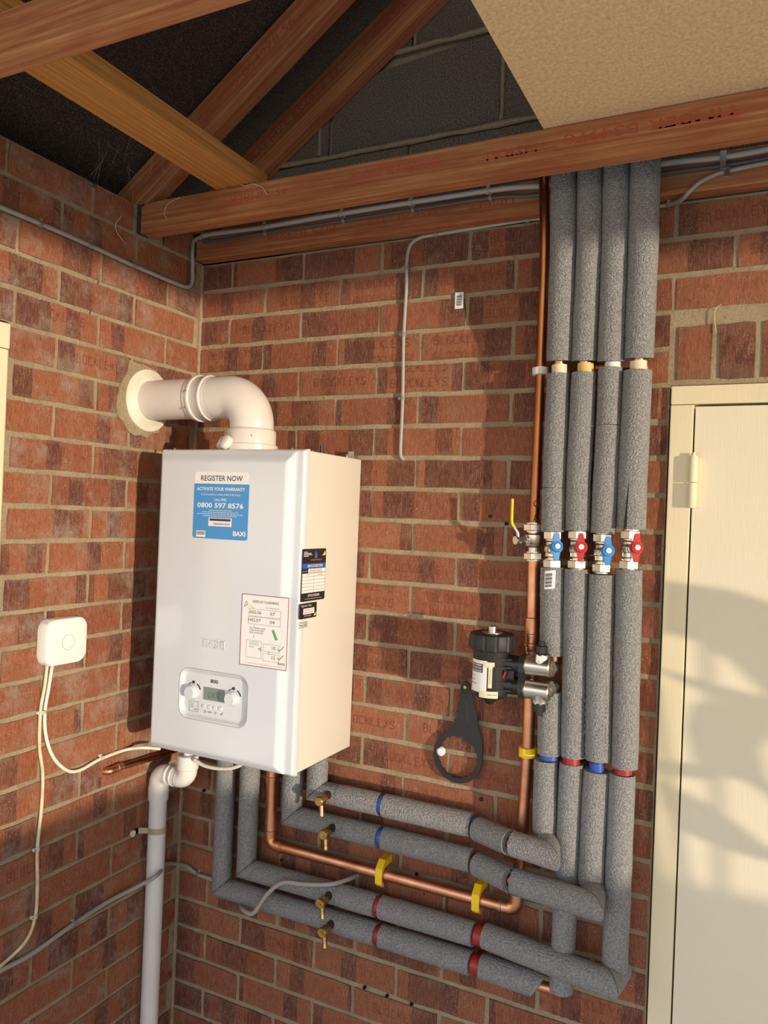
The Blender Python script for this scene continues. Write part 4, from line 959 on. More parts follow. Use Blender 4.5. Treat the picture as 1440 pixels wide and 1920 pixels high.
gclip((0.9698, -0.035, 1.2315), (0.9691, -0.035, 1.2508), .0195, 'z')
for q in ((0.6354, -0.035, 0.9001), (0.8715, -0.035, 0.899)):
    bm = nb(); fr = Frame((q[0]-.009, -.035, zh), (0, -1, 0), (0, 0, 1), (1, 0, 0))
    outer = [(-.033, .026), (-.033, .020), (-.012, .012), (0, .0155), (.0145, .008)]; 
    ol = [(-.033, .034), (.002, .034), (.019, .018), (.021, .0), (.019, -.018), (.008, -.027), (.006, -.020), (.0145, -.012), (.0160, 0), (.0130, .0105), (.0, .0175), (-.033, .0175)]
    prism(bm, [fr.p(x, y) for x, y in ol], (1, 0, 0), .017); c_ = link('pipe_clip', bm, 'yellow', gp); c_['label'] = 'yellow plastic pipe clip'
band(gp, (0.9645, -0.037, 2.0514), (0.9639, -0.037, 2.0664), .0170, 'white_plastic', back=-.002, label='white plastic pipe clip')
bm = nb()
for ch, q in (('G', (0.9691, -0.0475, 1.7743)), ('A', (0.9692, -0.0475, 1.7423))):
    fr = Frame(q, (1, 0, 0), (0, 0, 1), (0, -1, 0)); text(bm, fr, ch, 0, 0, .011, .015, .0)
link('handwritten_letters', bm, 'marker', gp)

# ---------------------------------------------------------------- magnetic filter
FXc, FYc = .9010, -.100
mf = thing('magnetic_filter', 'black cylindrical magnetic water filter with white label clamped onto the leftmost pipe', 'filter', (FXc, FYc, 1.362))
bm = nb(); lathe(bm, (FXc, FYc, 1.362), (0, 0, 1), [(0, .012), (.0, .030), (.006, .036), (.012, .0385), (.098, .0385), (.104, .041)], 40); fb = link('filter_body', bm, 'black_sat', mf, True)
bm = nb(); seg = 72; rings = []
for z_, rr in ((1.462, .043), (1.464, .047), (1.468, .0485), (1.490, .0485), (1.495, .047), (1.4975, .043), (1.4975, .028)):
    ring = []
    for k in range(seg):
        a = 2*pi*k/seg; r = rr*(.94 if (k % 6 == 0 and 1.466 < z_ < 1.492) else 1.0); ring.append(bm.verts.new((FXc+r*cos(a), FYc+r*sin(a), z_)))
    rings.append(ring)
for a, b in zip(rings, rings[1:]):
    for k in range(seg): bm.faces.new((a[k], a[(k+1) % seg], b[(k+1) % seg], b[k]))
bm.faces.new(rings[0][::-1]); bm.faces.new(rings[-1]); fl = link('screw_lid', bm, 'black_sat', mf, True, sharp=25); fl['label'] = 'ribbed black screw lid'
bm = nb(); lathe(bm, (FXc, FYc, 1.4976), (0, 0, 1), [(0, .022), (.001, .022), (.0012, .0085), (.013, .0085), (.0145, .007)], 24); link('bleed_screw', bm, 'nickel', fl, True)
bm = nb(); lathe(bm, (FXc, FYc, 1.347), (0, 0, 1), [(0, .006), (.004, .010), (.010, .015), (.018, .026)], 24); link('drain_plug', bm, 'black_sat', mf, True)
def curved(bm, r, a0, a1, z0, z1, n=10):
    g = []
    for k in range(n+1):
        a = radians(a0+(a1-a0)*k/n); g.append([bm.verts.new((FXc+r*cos(a), FYc+r*sin(a), z)) for z in (z0, z1)])
    for a, b in zip(g, g[1:]): bm.faces.new((a[0], b[0], b[1], a[1]))
class CylFrame:
    def __init__(s, r, a0, z0): s.r, s.a0, s.z0 = r, a0, z0
    def p(s, x, y, h=0): a = radians(s.a0)+x/s.r; return V((FXc+(s.r+h)*cos(a), FYc+(s.r+h)*sin(a), s.z0+y))
bm = nb(); curved(bm, .0388, -165, -84, 1.377, 1.443); flb = link('white_label', bm, 'white_label', mf, True)
bm = nb(); curved(bm, .0389, -100, -62, 1.430, 1.441); curved(bm, .0389, -80, -68, 1.388, 1.431); curved(bm, .0390, -108, -48, 1.367, 1.381); link('cream_label', bm, 'cream_plastic', mf, True)
bm = nb(); curved(bm, .0390, -158, -98, 1.418, 1.436); link('label_black_bar', bm, 'grey_print', flb, True)
bm = nb(); cf = CylFrame(.0392, -128, 1.427)
for k, t_ in enumerate(('SERIAL NUMBER', 'FILTER SUPPLIED', 'DURING THE BOILER')): text(bm, cf, t_, 0, .0058-.0058*k, .036, .0038, 0, .02)
link('label_lettering', bm, 'white_label', flb)
bm = nb(); cf = CylFrame(.0392, -132, 1.40)
for k in range(3): text(bm, cf, ('TYPE C', 'BM000 1-10', 'BM02000241'), 0, .01-.008*k, .018, .003, 0) if False else text(bm, cf, ('TYPE C', 'BM000 1-10', 'BM02000241')[k], -.002, .01-.008*k, .012+.004*k, .0028, 0)
cf = CylFrame(.0392, -74, 1.41); strokes(bm, cf, [[(-.0015, -.012+.003*k), (.0012, -.012+.003*k)] for k in range(10)], .0008, 0); cf = CylFrame(.0393, -72, 1.374); text(bm, cf, 'MG000 17160528', .004, 0, .020, .0025, 0); link('label_small_print', bm, 'grey_print', flb)
# arms from the body to the clamp flange
bm = nb()
for z_ in (1.437, 1.392): sweep(bm, [(FXc+.026, FYc, z_), (.972, -.098, z_)], .0185, 24)
box(bm, (FXc+.030, -.112, 1.400), (.955, -.086, 1.430), .003)
for dz_ in (1.447, 1.430, 1.399, 1.383):
    prism(bm, [V((FXc+.016, FYc-.036, dz_)), V((FXc+.050, FYc-.020, dz_)), V((FXc+.050, FYc+.0, dz_)), V((FXc+.016, FYc-.010, dz_))], (0, 0, 1), .0025)
link('connecting_arms', bm, 'black_plastic', mf, True)
bm = nb(); fr = Frame((.966, -.098, 1.4145), (0, -1, 0), (0, 0, 1), (1, 0, 0)); fpoly(bm, fr, [(-.019, .043), (.019, .043), (.026, .030), (.026, .012), (.021, 0), (.026, -.012), (.026, -.030), (.019, -.043), (-.019, -.043), (-.024, 0)], 0, .012); link('clamp_flange', bm, 'black_plastic', mf)
bm = nb(); sweep(bm, [(.9335, -.1195, 1.4095), (.9395, -.1215, 1.4235)], .0028, 10); rd = link('red_indicator', bm, 'red_clip', mf, True)
nvs = {}
for k, (zc, sg, px) in enumerate(((1.4395, 1, (1.0253, -0.06, 1.4456)), (1.3905, -1, (1.0268, -0.06, 1.4079)))):
    nx = 1.009; ny = -.105
    bm = nb(); sweep(bm, [(.977, ny, zc), (.980, ny, zc), (.982, ny, zc), (1.027, ny, zc), (1.029, ny, zc)], [.0190, .0205, .0198, .0198, .018], 28)
    lathe(bm, (nx, ny, zc), (0, 0, sg), [(0, .0195), (.012, .0175), (.018, .0155), (.026, .0155)], 24)
    nv = link('isolation_valve', bm, 'nickel', mf, True); nv['label'] = 'nickel plated isolation valve'
    bm = nb(); lathe(bm, (nx, ny, zc+sg*.024), (0, 0, sg), [(0, .0165), (.003, .0165), (.004, .0125), (.018, .0125), (.019, .007), (.027, .007)], 8); cp = link('black_spindle_cap', bm, 'black_plastic', nv)
    bm = nb(); sweep(bm, fillet([(nx+.012, ny, zc), (1.024, -.096, zc-sg*.006), (px[0], -.060, zc-sg*.004)], .02), .0125, 18); lathe(bm, (1.018, -.098, zc-sg*.004), (.5, .9, 0), [(0, .0185), (.012, .0185)], 6); link('union_bend', bm, 'nickel', nv, True)
    bm = nb(); zz = 1.455 if sg > 0 else 1.375
    sweep(bm, fillet([(1.018, -.078, zc-sg*.004), (px[0]-.002, -.055, zc-sg*.004), (px[0]-.003, -.055, zc+sg*.030)], .02), .0122, 18); link('copper_bend', bm, 'copper', nv, True)

# ---------------------------------------------------------------- filter spanner on the wall
sp_t = thing('filter_spanner', 'flat black ring spanner hanging from a screw below the filter', 'spanner', (.80, -.010, 1.13))
HC = (0.8139, -0.012, 1.3554); RC = (0.8001, -0.012, 1.1951); hx, hz, rx, rz = HC[0], HC[2], RC[0]+.001, RC[2]
hz -= 0; ro, ri = .0585, .0475
outer = []; N = 90
for k in range(N):   # ring part, open where the handle joins
    a = radians(118)+radians(242)*k/(N-1); outer.append((rx+ro*cos(a), rz+ro*sin(a)))
# right side of the handle up to the eye, then wavy left side down
outer += [(rx+.0590, rz+.025), (rx+.0570, rz+.050), (hx+.033, hz-.085), (hx+.029, hz-.055), (hx+.021, hz-.025), (hx+.0125, hz-.006)]
for k in range(9): a = radians(-10+200*k/8); outer.append((hx+.0115*cos(a), hz+.0115*sin(a)))
for (dx_, dz_) in ((-.0125, -.014), (-.0155, -.022), (-.0125, -.030), (-.0165, -.040), (-.0145, -.049), (-.0195, -.058), (-.0175, -.067), (-.0235, -.076), (-.0245, -.086)): outer.append((hx+dx_, hz+dz_))
inner = []; NI = 96
for k in range(NI): a = 2*pi*k/NI; r = ri-(.0022 if (k % 6) in (0, 1) else 0); inner.append((rx+r*cos(a), rz+r*sin(a)))
eye = [(hx+.0052*cos(2*pi*k/16), hz+.0052*sin(2*pi*k/16)) for k in range(16)]
cu = bpy.data.curves.new('sp', 'CURVE'); cu.dimensions = '2D'; cu.fill_mode = 'BOTH'; cu.extrude = .003
for loop in (outer, inner, eye):
    s_ = cu.splines.new('POLY'); s_.points.add(len(loop)-1); s_.use_cyclic_u = True
    for p_, c_ in zip(s_.points, loop): p_.co = (c_[0], c_[1], 0, 1)
tmp = bpy.data.objects.new('sp', cu); COL.objects.link(tmp); dg = bpy.context.evaluated_depsgraph_get(); dg.update(); me = bpy.data.meshes.new_from_object(tmp.evaluated_get(dg))
bm = nb(); bm.from_mesh(me); bpy.data.objects.remove(tmp); bpy.data.curves.remove(cu); bpy.data.meshes.remove(me)
for v_ in bm.verts: v_.co = V((v_.co.x, -.011-v_.co.z, v_.co.y))
link('spanner_body', bm, 'black_sat', sp_t)
bm = nb(); fr = Frame((hx+.0075, -.0142, hz-.055), (1, 0, 0), (0, 0, 1), (0, -1, 0)); fr.u = V((cos(.12), 0, -sin(.12)*-1)).normalized(); fr.u = V((.99, 0, .10)); fr.v = V((-.10, 0, .99))
fpoly(bm, fr, rrect(.011, .050, .005), 0, .0004); sl = link('handle_recess', bm, 'black_plastic', sp_t)
bm = nb(); lathe(bm, (hx, .02, hz), (0, -1, 0), [(0, .0025), (.034, .0025), (.035, .0045), (.037, .0035)], 14); tag(link('wall_screw', bm, 'brass'), 'brass screw through the eye of the black spanner', 'screw')
q = (0.7586, 0, 1.1971); bm = nb(); lathe(bm, (q[0], .004, q[2]), (.15, -1, .25), [(0, .004), (.012, .0045), (.014, .010), (.018, .0105), (.022, .006)], 14); tag(link('wall_plug', bm, 'white_plastic', None, True), 'white plastic plug in the wall inside the spanner ring', 'wall plug')
q = (0.7519, 0, 1.3549); bm = nb(); lathe(bm, (q[0], .004, q[2]), (0, -1, 0), [(0, .0035), (.007, .0035), (.008, .002)], 12); tag(link('wall_plug', bm, 'red_clip', None, True), 'tiny red plug in a mortar joint above the spanner', 'wall plug')
Fq = (0.7475, 2.2196, 0.7686, 2.2576)
bm = nb(); fr = Frame(((Fq[0]+Fq[2])/2, -.0035, (Fq[1]+Fq[3])/2), (1, 0, 0), (0, 0, 1), (0, -1, 0)); w_ = Fq[2]-Fq[0]; h_ = Fq[3]-Fq[1]; fpoly(bm, fr, rrect(w_, h_, .001, 2), 0, .0003)
bl = tag(link('barcode_sticker', bm, 'white_label'), 'small white barcode sticker on the brick wall', 'sticker')
bm = nb()
for k in range(12): frect(bm, fr, -w_*.32, -h_*.3+h_*.055*k, w_*.28, -h_*.3+h_*(.055*k+(.028 if k % 3 else .045)), .0004, .0001)
link('barcode_bars', bm, 'grey_print', bl)

# ---------------------------------------------------------------- waste pipe
wp = thing('waste_pipe', 'white plastic condensate waste pipe below the boiler', 'pipe', (.034, -.128, 0))
wx, wy = .034, -.128; wz = 1.054; WE = (0.1287, -0.1318, 1.054); WE = V((WE[0], WE[1], wz)); W0 = V((wx, wy, wz)); wd = (WE-W0).normalized(); wxe, wye = WE.x, WE.y
bm = nb(); sweep(bm, [(wx, wy, 0.0), (wx, wy, wz-.03)], .0225, 28); link('down_pipe', bm, 'pvc', wp, True)
bm = nb(); lathe(bm, (wx, wy, wz-.070), (0, 0, 1), [(0, .0225), (.001, .0258), (.036, .0258), (.038, .0245), (.045, .0245)], 28)
arc = [W0+V((0, 0, -.026))]
for k in range(1, 9): a = pi/2*k/8; arc.append(W0+wd*.026*(1-cos(a))+V((0, 0, -.026+.026*sin(a))))
sweep(bm, arc+[W0+wd*.036], .0243, 28); link('top_elbow', bm, 'pvc', wp, True)
bm = nb(); sweep(bm, [W0+wd*.02, WE-wd*.018], .0222, 28); link('cross_pipe', bm, 'pvc', wp, True)
bm = nb(); lathe(bm, W0+wd*.034, wd, [(0, .0240), (.001, .0256), (.005, .0256), (.006, .0222)], 28); link('socket_ring', bm, 'pvc', wp, True)
bm = nb(); lathe(bm, WE-wd*.044, wd, [(0, .0222), (.001, .0258), (.005, .0258), (.006, .0243), (.018, .0243)], 28)
arc = [WE-wd*.028]
for k in range(9): a = pi/2*k/8; arc.append(WE-wd*.024*(1-sin(a))+V((0, 0, .024*(1-cos(a)))))
sweep(bm, arc+[WE+V((0, 0, .036))], .0243, 28); lathe(bm, WE+V((0, 0, .026)), (0, 0, 1), [(0, .0243), (.002, .0268), (.034, .0268), (.036, .0245), (.036, .013)], 28); link('lower_elbow', bm, 'pvc', wp, True)
bm = nb(); sweep(bm, [WE+V((0, 0, .05)), V((WE.x, WE.y, BZ0+.01))], .0118, 20); link('inlet_tube', bm, 'pvc', wp, True)
zc = (0.034, -0.1363, 0.9082)[2]; bm = nb()
arc = [(.004, wy-.048), (.004, wy-.026)]
ol = []
for k in range(15): a = radians(-115+230*k/14); ol.append((wx+.0240*cos(a), wy+.0240*sin(a)))
pts_ = [(.003, wy-.056), (.003, wy-.034), (.014, wy-.026)]+ol+[(.006, wy+.026)]
bm = nb(); pr = None
for (x, y) in pts_:
    row = [bm.verts.new((x, y, zc-.0075)), bm.verts.new((x, y, zc+.0075))]
    if pr: bm.faces.new((pr[0], row[0], row[1], pr[1]))
    pr = row
bmesh.ops.solidify(bm, geom=bm.faces[:], thickness=.003); lathe(bm, (.002, wy-.054, zc), (1, 0, 0), [(0, .0085), (.004, .0085), (.004, .003)], 16); ck = link('saddle_clip', bm, 'cream_plastic', wp, True); ck['label'] = 'cream saddle clip'
bm = nb(); fr = Frame((wx+.05, wy-.0, wz), (1, 0, 0), (0, 0, 1), (0, -1, 0))
for a_, b_ in ((.0, 8), (.022, 4)):
    g = [(cos(2*pi*k/9)*.001*b_*random.uniform(.5, 1.1), sin(2*pi*k/9)*.0006*b_) for k in range(9)]
    q_ = W0+wd*(.052+a_)+V((wd.y*.010, -wd.x*.010, .0195)); prism(bm, [q_+wd*x+V((0, -y*.6, y*.3)) for x, y in g], (0, -.3, .95), .0012)
link('paint_marks', bm, 'marker', wp)
# small copper overflow stub on the left wall
cp_t = thing('overflow_pipe', 'thin copper pipe stub along the left wall beneath the boiler', 'pipe', (0.014, -0.2629, 1.0907))
pL = [(0.014, -0.2683, 1.0948), (0.014, -0.0854, 1.0868)]; p2 = V((.014, -.03, V(pL[1]).z)) ; bm = nb(); sweep(bm, [pL[0], pL[1], (.014, -.035, pL[1][2]+.0)], .0078, 16); link('stub_pipe', bm, 'copper_old', cp_t, True)
q = V(pL[0]); bm = nb(); sweep(bm, fillet([q+V((0, .03, 0)), q+V((0, -.012, -.001)), q+V((-.018, -.018, -.002))], .012), .0092, 16); lathe(bm, q+V((0, .012, 0)), (0, 1, 0), [(0, .0092), (.001, .0105), (.006, .0105), (.007, .0092)], 16); link('end_elbow', bm, 'copper', cp_t, True)

# ---------------------------------------------------------------- sensor hub
hb = thing('thermostat_receiver', 'white square receiver box with a round button on the left wall', 'receiver', (.012, -.436, 1.376))
def rbox(bm, x0, x1, yc, zc, w_, h_, r, inset):
    prev = None
    for (x, s_) in ((x0, 0), (x1-inset, 0), (x1-inset*.3, -inset*.35), (x1, -inset)):
        ring = [bm.verts.new((x, yc+a, zc+b)) for a, b in rrect(w_+2*s_, h_+2*s_, r, 8)]
        if prev:
            for k in range(len(ring)): bm.faces.new((prev[k], prev[(k+1) % len(ring)], ring[(k+1) % len(ring)], ring[k]))
        else: bm.faces.new(ring[::-1])
        prev = ring
    bm.faces.new(prev)
hz0, hz1 = 1.3790, 1.4775
bm = nb(); rbox(bm, .001, .0285, -.4360, (hz0+hz1)/2, .114, hz1-hz0+.004, .024, .004); link('case', bm, 'white_plastic', hb, True, sharp=35)
bm = nb(); q = (0.0287, -0.4334, 1.4259); 
lathe(bm, (.0284, q[1], q[2]), (1, 0, 0), [(0, .0172), (.0004, .0172), (.0004, .0165)], 36, cap=False); link('button_ring', bm, 'grey_mid', hb)
bm = nb(); lathe(bm, (.0280, q[1], q[2]), (1, 0, 0), [(0, .0165), (.0008, .0160)], 36); link('round_button', bm, 'white_plastic', hb, True)

# ---------------------------------------------------------------- cables
def cable(name, label, pts, r, mat, clips=(), n=6, group=None, flat=1.0):
    P = smoothpath(pts, n); bm = nb(); sweep(bm, P, r, 12, flat=flat)
    zmin = min(p.z for p in P); t_ = thing(name, label, 'cable', (P[0].x, P[0].y, P[0].z), group)
    link('sheath', bm, mat, t_, True)
    return t_
def nailclip(parent, p, wall, r, mat='cable_grey', d=(0, 0, 1)):
    """small saddle clip; wall 'L' or 'B'"""
    p = V(p); bm = nb(); n = V((1, 0, 0)) if wall == 'L' else V((0, -1, 0)); d = V(d).normalized(); s_ = n.cross(d).normalized()
    ar = []
    for k in range(9): a = radians(-20+220*k/8); ar.append((s_*cos(a)+n*sin(a))*(r+.0018))
    pr = None
    for o in ar:
        row = [bm.verts.new(p+o-d*.004), bm.verts.new(p+o+d*.004)]
        if pr: bm.faces.new((pr[0], row[0], row[1], pr[1]))
        pr = row
    bmesh.ops.solidify(bm, geom=bm.faces[:], thickness=.0012)
    lathe(bm, p+s_*(r+.004)-n*r, n, [(0, .0036), (r*1.2, .0036)], 10); c_ = link('cable_clip', bm, mat, parent, True)
    bm = nb(); lathe(bm, p+s_*(r+.004)+n*(r*.15), n, [(0, .0018), (.0015, .0018)], 8); link('clip_nail', bm, 'steel', c_)
c1 = cable('cream_cable', 'cream cable from the receiver dropping straight down the left wall', [(0.006, -0.4679, 1.3857), (0.006, -0.4723, 1.3337), (0.006, -0.4808, 1.2805), (0.006, -0.4796, 1.2011), (0.006, -0.4682, 1.1397), (0.006, -0.4674, 1.0693), (0.006, -0.4739, 0.9757), (0.006, -0.4698, 0.8948), (0.006, -0.472, 0.828), (0.006, -0.4945, 0.7838), (0.006, -0.5561, 0.7603), (0.006, -0.5832, 0.754)], .0038, 'cable_cream')
for q in ((0.006, -0.4739, 0.9757), (0.006, -0.472, 0.828)): nailclip(c1, q, 'L', .0038, 'cable_white')
c2 = cable('white_cable', 'white cable looping from the receiver to the boiler underside', [(0.006, -0.4536, 1.3835), (0.006, -0.4621, 1.326), (0.006, -0.4694, 1.2746), (0.006, -0.4638, 1.2207), (0.006, -0.4411, 1.1678), (0.006, -0.4022, 1.1287), (0.006, -0.3634, 1.1181), (0.006, -0.3028, 1.1282), (0.006, -0.222, 1.1295)]+[(0.0423, -0.2, 1.1355), (0.0615, -0.16, 1.1261)], .0040, 'cable_white')
for q, dd_ in (((0.006, -0.475, 1.2758), (0, 0, 1)), ((0.006, -0.2995, 1.1286), (0, .9, .4))): nailclip(c2, q, 'L', .0060 if dd_[2] == 1 else .0042, 'cable_white', dd_)
c3 = cable('grey_cable', 'grey cable crossing in front of the white waste pipe to the back wall', [(0.007, -0.5814, 0.7512), (0.007, -0.5565, 0.7519), (0.007, -0.4772, 0.7492), (0.007, -0.3611, 0.7634), (0.007, -0.2641, 0.7702)]+[(0.03, -0.1778, 0.7822), (0.064, -0.1591, 0.8058), (0.05, -0.1225, 0.8057), (0.03, -0.0902, 0.8024)]+[(-0.0015, -0.007, 0.7648), (0.0356, -0.007, 0.7662), (0.0746, -0.007, 0.7539), (0.1267, -0.007, 0.7508), (0.18, -0.007, 0.7358)]+[(0.2189, -0.012, 0.7198), (0.2837, -0.09, 0.7496), (0.3227, -0.1, 0.755), (0.3559, -0.095, 0.8053), (0.397, -0.09, 0.843), (0.4539, -0.085, 0.8511), (0.518, -0.07, 0.8607), (0.5461, -0.03, 0.8641), (0.554, 0.004, 0.8628)],   .0052, 'cable_grey')
nailclip(c3, (0.007, -0.3611, 0.7634), 'L', .0046, 'cable_grey', (0, .9, .45)); nailclip(c3, (0.0745, -0.007, 0.7553), 'B', .0046, 'cable_grey', (.9, 0, -.4))
c4 = cable('grey_cable', 'grey cable running high along the left wall then up into the corner', [(0.007, -0.6677, 2.3262), (0.007, -0.6319, 2.3258), (0.007, -0.5012, 2.3259), (0.007, -0.3973, 2.3241), (0.007, -0.2636, 2.3197), (0.007, -0.1109, 2.3188)]+[(0.008, -0.0706, 2.3216), (0.008, -0.0503, 2.3388), (0.008, -0.0508, 2.3816)]+[(0.01, -0.0557, 2.4228), (0.0057, -0.046, 2.4523), (0.0376, -0.05, 2.46)], .0052, 'cable_grey')
for q in ((0.007, -0.5356, 2.3253), (0.007, -0.4005, 2.3254), (0.007, -0.2637, 2.321), (0.008, -0.0521, 2.4027)): nailclip(c4, q, 'L', .0054, 'cable_grey', (0, .9, -.3) if q[2] < 2.42 and q[1] < -.05 else (0, 0, 1))
yl = -.0465
c5 = cable('light_grey_cable', 'light grey cable, upper one clipped along the rear tie beam', [(0.0272, -0.046, 2.4569)]+[(0.0578, -0.0465, 2.4629), (0.2326, -0.0465, 2.4605), (0.4595, -0.0465, 2.4639), (0.6444, -0.0465, 2.465), (0.8328, -0.0465, 2.4644), (0.9059, -0.0465, 2.4617)]+[(0.9475, -0.047, 2.4575), (1.005, -0.047, 2.4579), (1.1982, -0.047, 2.4637), (1.3117, -0.047, 2.4586), (1.3909, -0.047, 2.4606), (1.4447, -0.047, 2.4614)], .0060, 'cable_light')
c6 = cable('dark_grey_cable', 'dark grey cable, lower one clipped along the rear tie beam', [(0.0221, -0.044, 2.4553)]+[(0.0703, -0.0455, 2.4447), (0.2326, -0.0455, 2.4458), (0.4642, -0.0455, 2.4468), (0.6488, -0.0455, 2.4486), (0.8393, -0.0455, 2.4484), (0.9243, -0.0455, 2.4407)]+[(1.0053, -0.045, 2.4394), (1.1986, -0.045, 2.4451), (1.3122, -0.045, 2.4427), (1.3915, -0.045, 2.4441), (1.4452, -0.045, 2.4461)], .0046, 'cable_dark')
c7 = cable('grey_cable', 'short grey cable curving up from the brickwork onto the beam right of the pipes', [(1.1433, -0.008, 2.3932), (1.1908, -0.008, 2.3943), (1.2128, -0.01, 2.3949), (1.2354, -0.03, 2.3917), (1.2526, -0.047, 2.3997), (1.2717, -0.047, 2.4158), (1.2937, -0.047, 2.425), (1.3194, -0.047, 2.4303), (1.3918, -0.047, 2.4351), (1.4455, -0.047, 2.4352)], .0045, 'cable_grey')
c8 = cable('grey_cable', 'thin grey cable dropping down the bare bricks beside the barcode sticker', [(0.9568, -0.007, 2.4016), (0.9124, -0.007, 2.4039), (0.8284, -0.007, 2.4017), (0.6953, -0.007, 2.3976), (0.6545, -0.007, 2.395), (0.6303, -0.007, 2.3802), (0.6221, -0.007, 2.3429), (0.6235, -0.007, 2.2791), (0.6214, -0.007, 2.1685), (0.6235, -0.007, 2.0883), (0.6253, -0.007, 2.0157), (0.6255, -0.007, 1.9484), (0.6255, -0.007, 1.8849)]+[(0.6294, 0.004, 1.8706)], .0042, 'cable_grey')
for q, d_ in (((0.9136, -0.007, 2.4038), (1, 0, 0)), ((0.6953, -0.007, 2.3976), (1, 0, 0)), ((0.6214, -0.007, 2.3277), (0, 0, 1)), ((0.6214, -0.007, 2.1685), (0, 0, 1)), ((0.6253, -0.007, 2.0157), (0, 0, 1))): nailclip(c8, q, 'B', .0044, 'cable_light', d_)
for q in ((0.2326, -0.0465, 2.4605), (0.4595, -0.0465, 2.4639), (0.6444, -0.0465, 2.465), (0.8328, -0.0465, 2.4644)): nailclip(c5, q, 'B', .0062, 'cream_plastic', (1, 0, .02))
for q in ((0.2392, -0.0455, 2.4449), (0.4672, -0.0455, 2.4464), (0.6515, -0.0455, 2.4482), (0.8393, -0.0455, 2.4484)): nailclip(c6, q, 'B', .0050, 'cable_light', (1, 0, .02))
c9 = cable('black_cable', 'black cable lying on top of the left wall near the corner', [(-0.006, -0.4087, 2.4717), (-0.006, -0.3771, 2.4696)]+[(-0.1306, -0.2, 2.535), (-0.0863, -0.18, 2.5432), (-0.0692, -0.15, 2.5439), (-0.0658, -0.12, 2.5422)], .0045, 'cable_dark')
c10 = cable('white_cable', 'short white cable sagging under the boiler beside the waste pipe', [(0.1646, -0.15, 1.1132), (0.1982, -0.15, 1.1047), (0.2469, -0.15, 1.1069), (0.2939, -0.15, 1.1204), (0.3315, -0.15, 1.1487)], .0048, 'cable_white')
def strap(parent, x0, y0, x1, y1, Y):
    pass
for nm, a, b, par in (('metal_saddle', (1.3076, 2.4325, 1.3186, 2.4689), -.0545, c5), ('metal_saddle', (1.3155, 2.4173, 1.3264, 2.4369), -.0535, c7), ('metal_saddle', (1.2071, 2.3887, 1.2142, 2.403), -.0145, c7)):
    bm = nb(); box(bm, (a[0], b, a[1]), (a[2], b+.0012, a[3]), .0003); link(nm, bm, 'steel', par)

# drilled holes with brown plugs low on the back wall
for k, q in enumerate(((0.5841, 0, 0.6016), (0.6441, 0, 0.5996), (0.7078, 0, 0.6006), (0.5063, 0, 0.8856), (0.7082, 0, 0.9038), (0.8581, 0, 1.1073), (0.0789, 0, 0.9772), (0.8532, 0, 1.7435), (0.8912, 0, 1.7282), (0.3351, 0, 0.85))):
    bm = nb(); lathe(bm, (q[0], .004, q[2]), (0, -1, 0), [(0, .0042), (.0082, .0042), (.0082, .0022), (.004, .002)], 12); o = link('wall_hole_plug', bm, 'dark_gap', wall_back)

# straws and cobweb threads
def thread(label, pts, r, mat='straw', cat='straw'):
    bm = nb(); P = smoothpath(pts, 5); sweep(bm, P, r, 5); return tag(link('straw' if cat == 'straw' else 'cobweb_thread', bm, mat, None, True), label, cat)
thread('pale curled straw hanging off the left end of the main tie beam', [(0.1355, -0.252, 2.4723), (0.0983, -0.252, 2.4623), (0.0878, -0.252, 2.4406), (0.0969, -0.252, 2.4266)], .0009)
thread('long pale straw looped over the main beam where the orange binder ends', [(0.2771, -0.253, 2.5423), (0.2881, -0.253, 2.505), (0.3182, -0.253, 2.4722), (0.3477, -0.253, 2.4714), (0.3731, -0.253, 2.4591), (0.3884, -0.253, 2.4401)], .0011)
thread('pale straw stuck to the left brick wall under the truss end', [(0.006, -0.307, 2.4253), (0.006, -0.3242, 2.4), (0.006, -0.3181, 2.3806), (0.006, -0.2897, 2.3633)], .0009)
thread('tiny curled straw on the upright bricks above the white door', [(1.3164, -0.005, 2.182), (1.3069, -0.005, 2.1732), (1.3057, -0.005, 2.152), (1.3096, -0.005, 2.1251)], .0008)
thread('thin dark wire hanging from a mortar joint high on the left wall', [(-0.001, -0.3595, 2.2639), (-0.001, -0.3719, 2.2256), (-0.001, -0.3811, 2.1898), (-0.001, -0.3856, 2.1578), (-0.001, -0.3899, 2.12)], .0010, 'marker')
rc = random.Random(4); bm = nb()
for k in range(16):
    a = V((.12, -.3, 2.50))+V((rc.uniform(-.08, .16), rc.uniform(-.16, .03), rc.uniform(.0, .06))); b = a+V((rc.uniform(-.04, .08), rc.uniform(-.03, .03), rc.uniform(-.10, -.04)))
    m_ = (a+b)/2+V((rc.uniform(-.01, .01), 0, rc.uniform(-.02, 0))); sweep(bm, smoothpath([a, m_, b], 4), .00022, 4)
tag(link('cobweb', bm, 'web', None, True), 'fine dusty cobweb threads in the upper left roof corner', 'cobweb', kind='stuff')

# ---------------------------------------------------------------- outside: added wall and plant that shape the low sun
bm = nb(); box(bm, (4.95, -6.0, 0), (5.12, .6, 1.03), .004)  # added out of view; its top edge sets the lower limit of the sun
tag(link('sun_cut_wall', bm, 'drive'), 'unseen low wall added to cut off the low sun', 'wall')
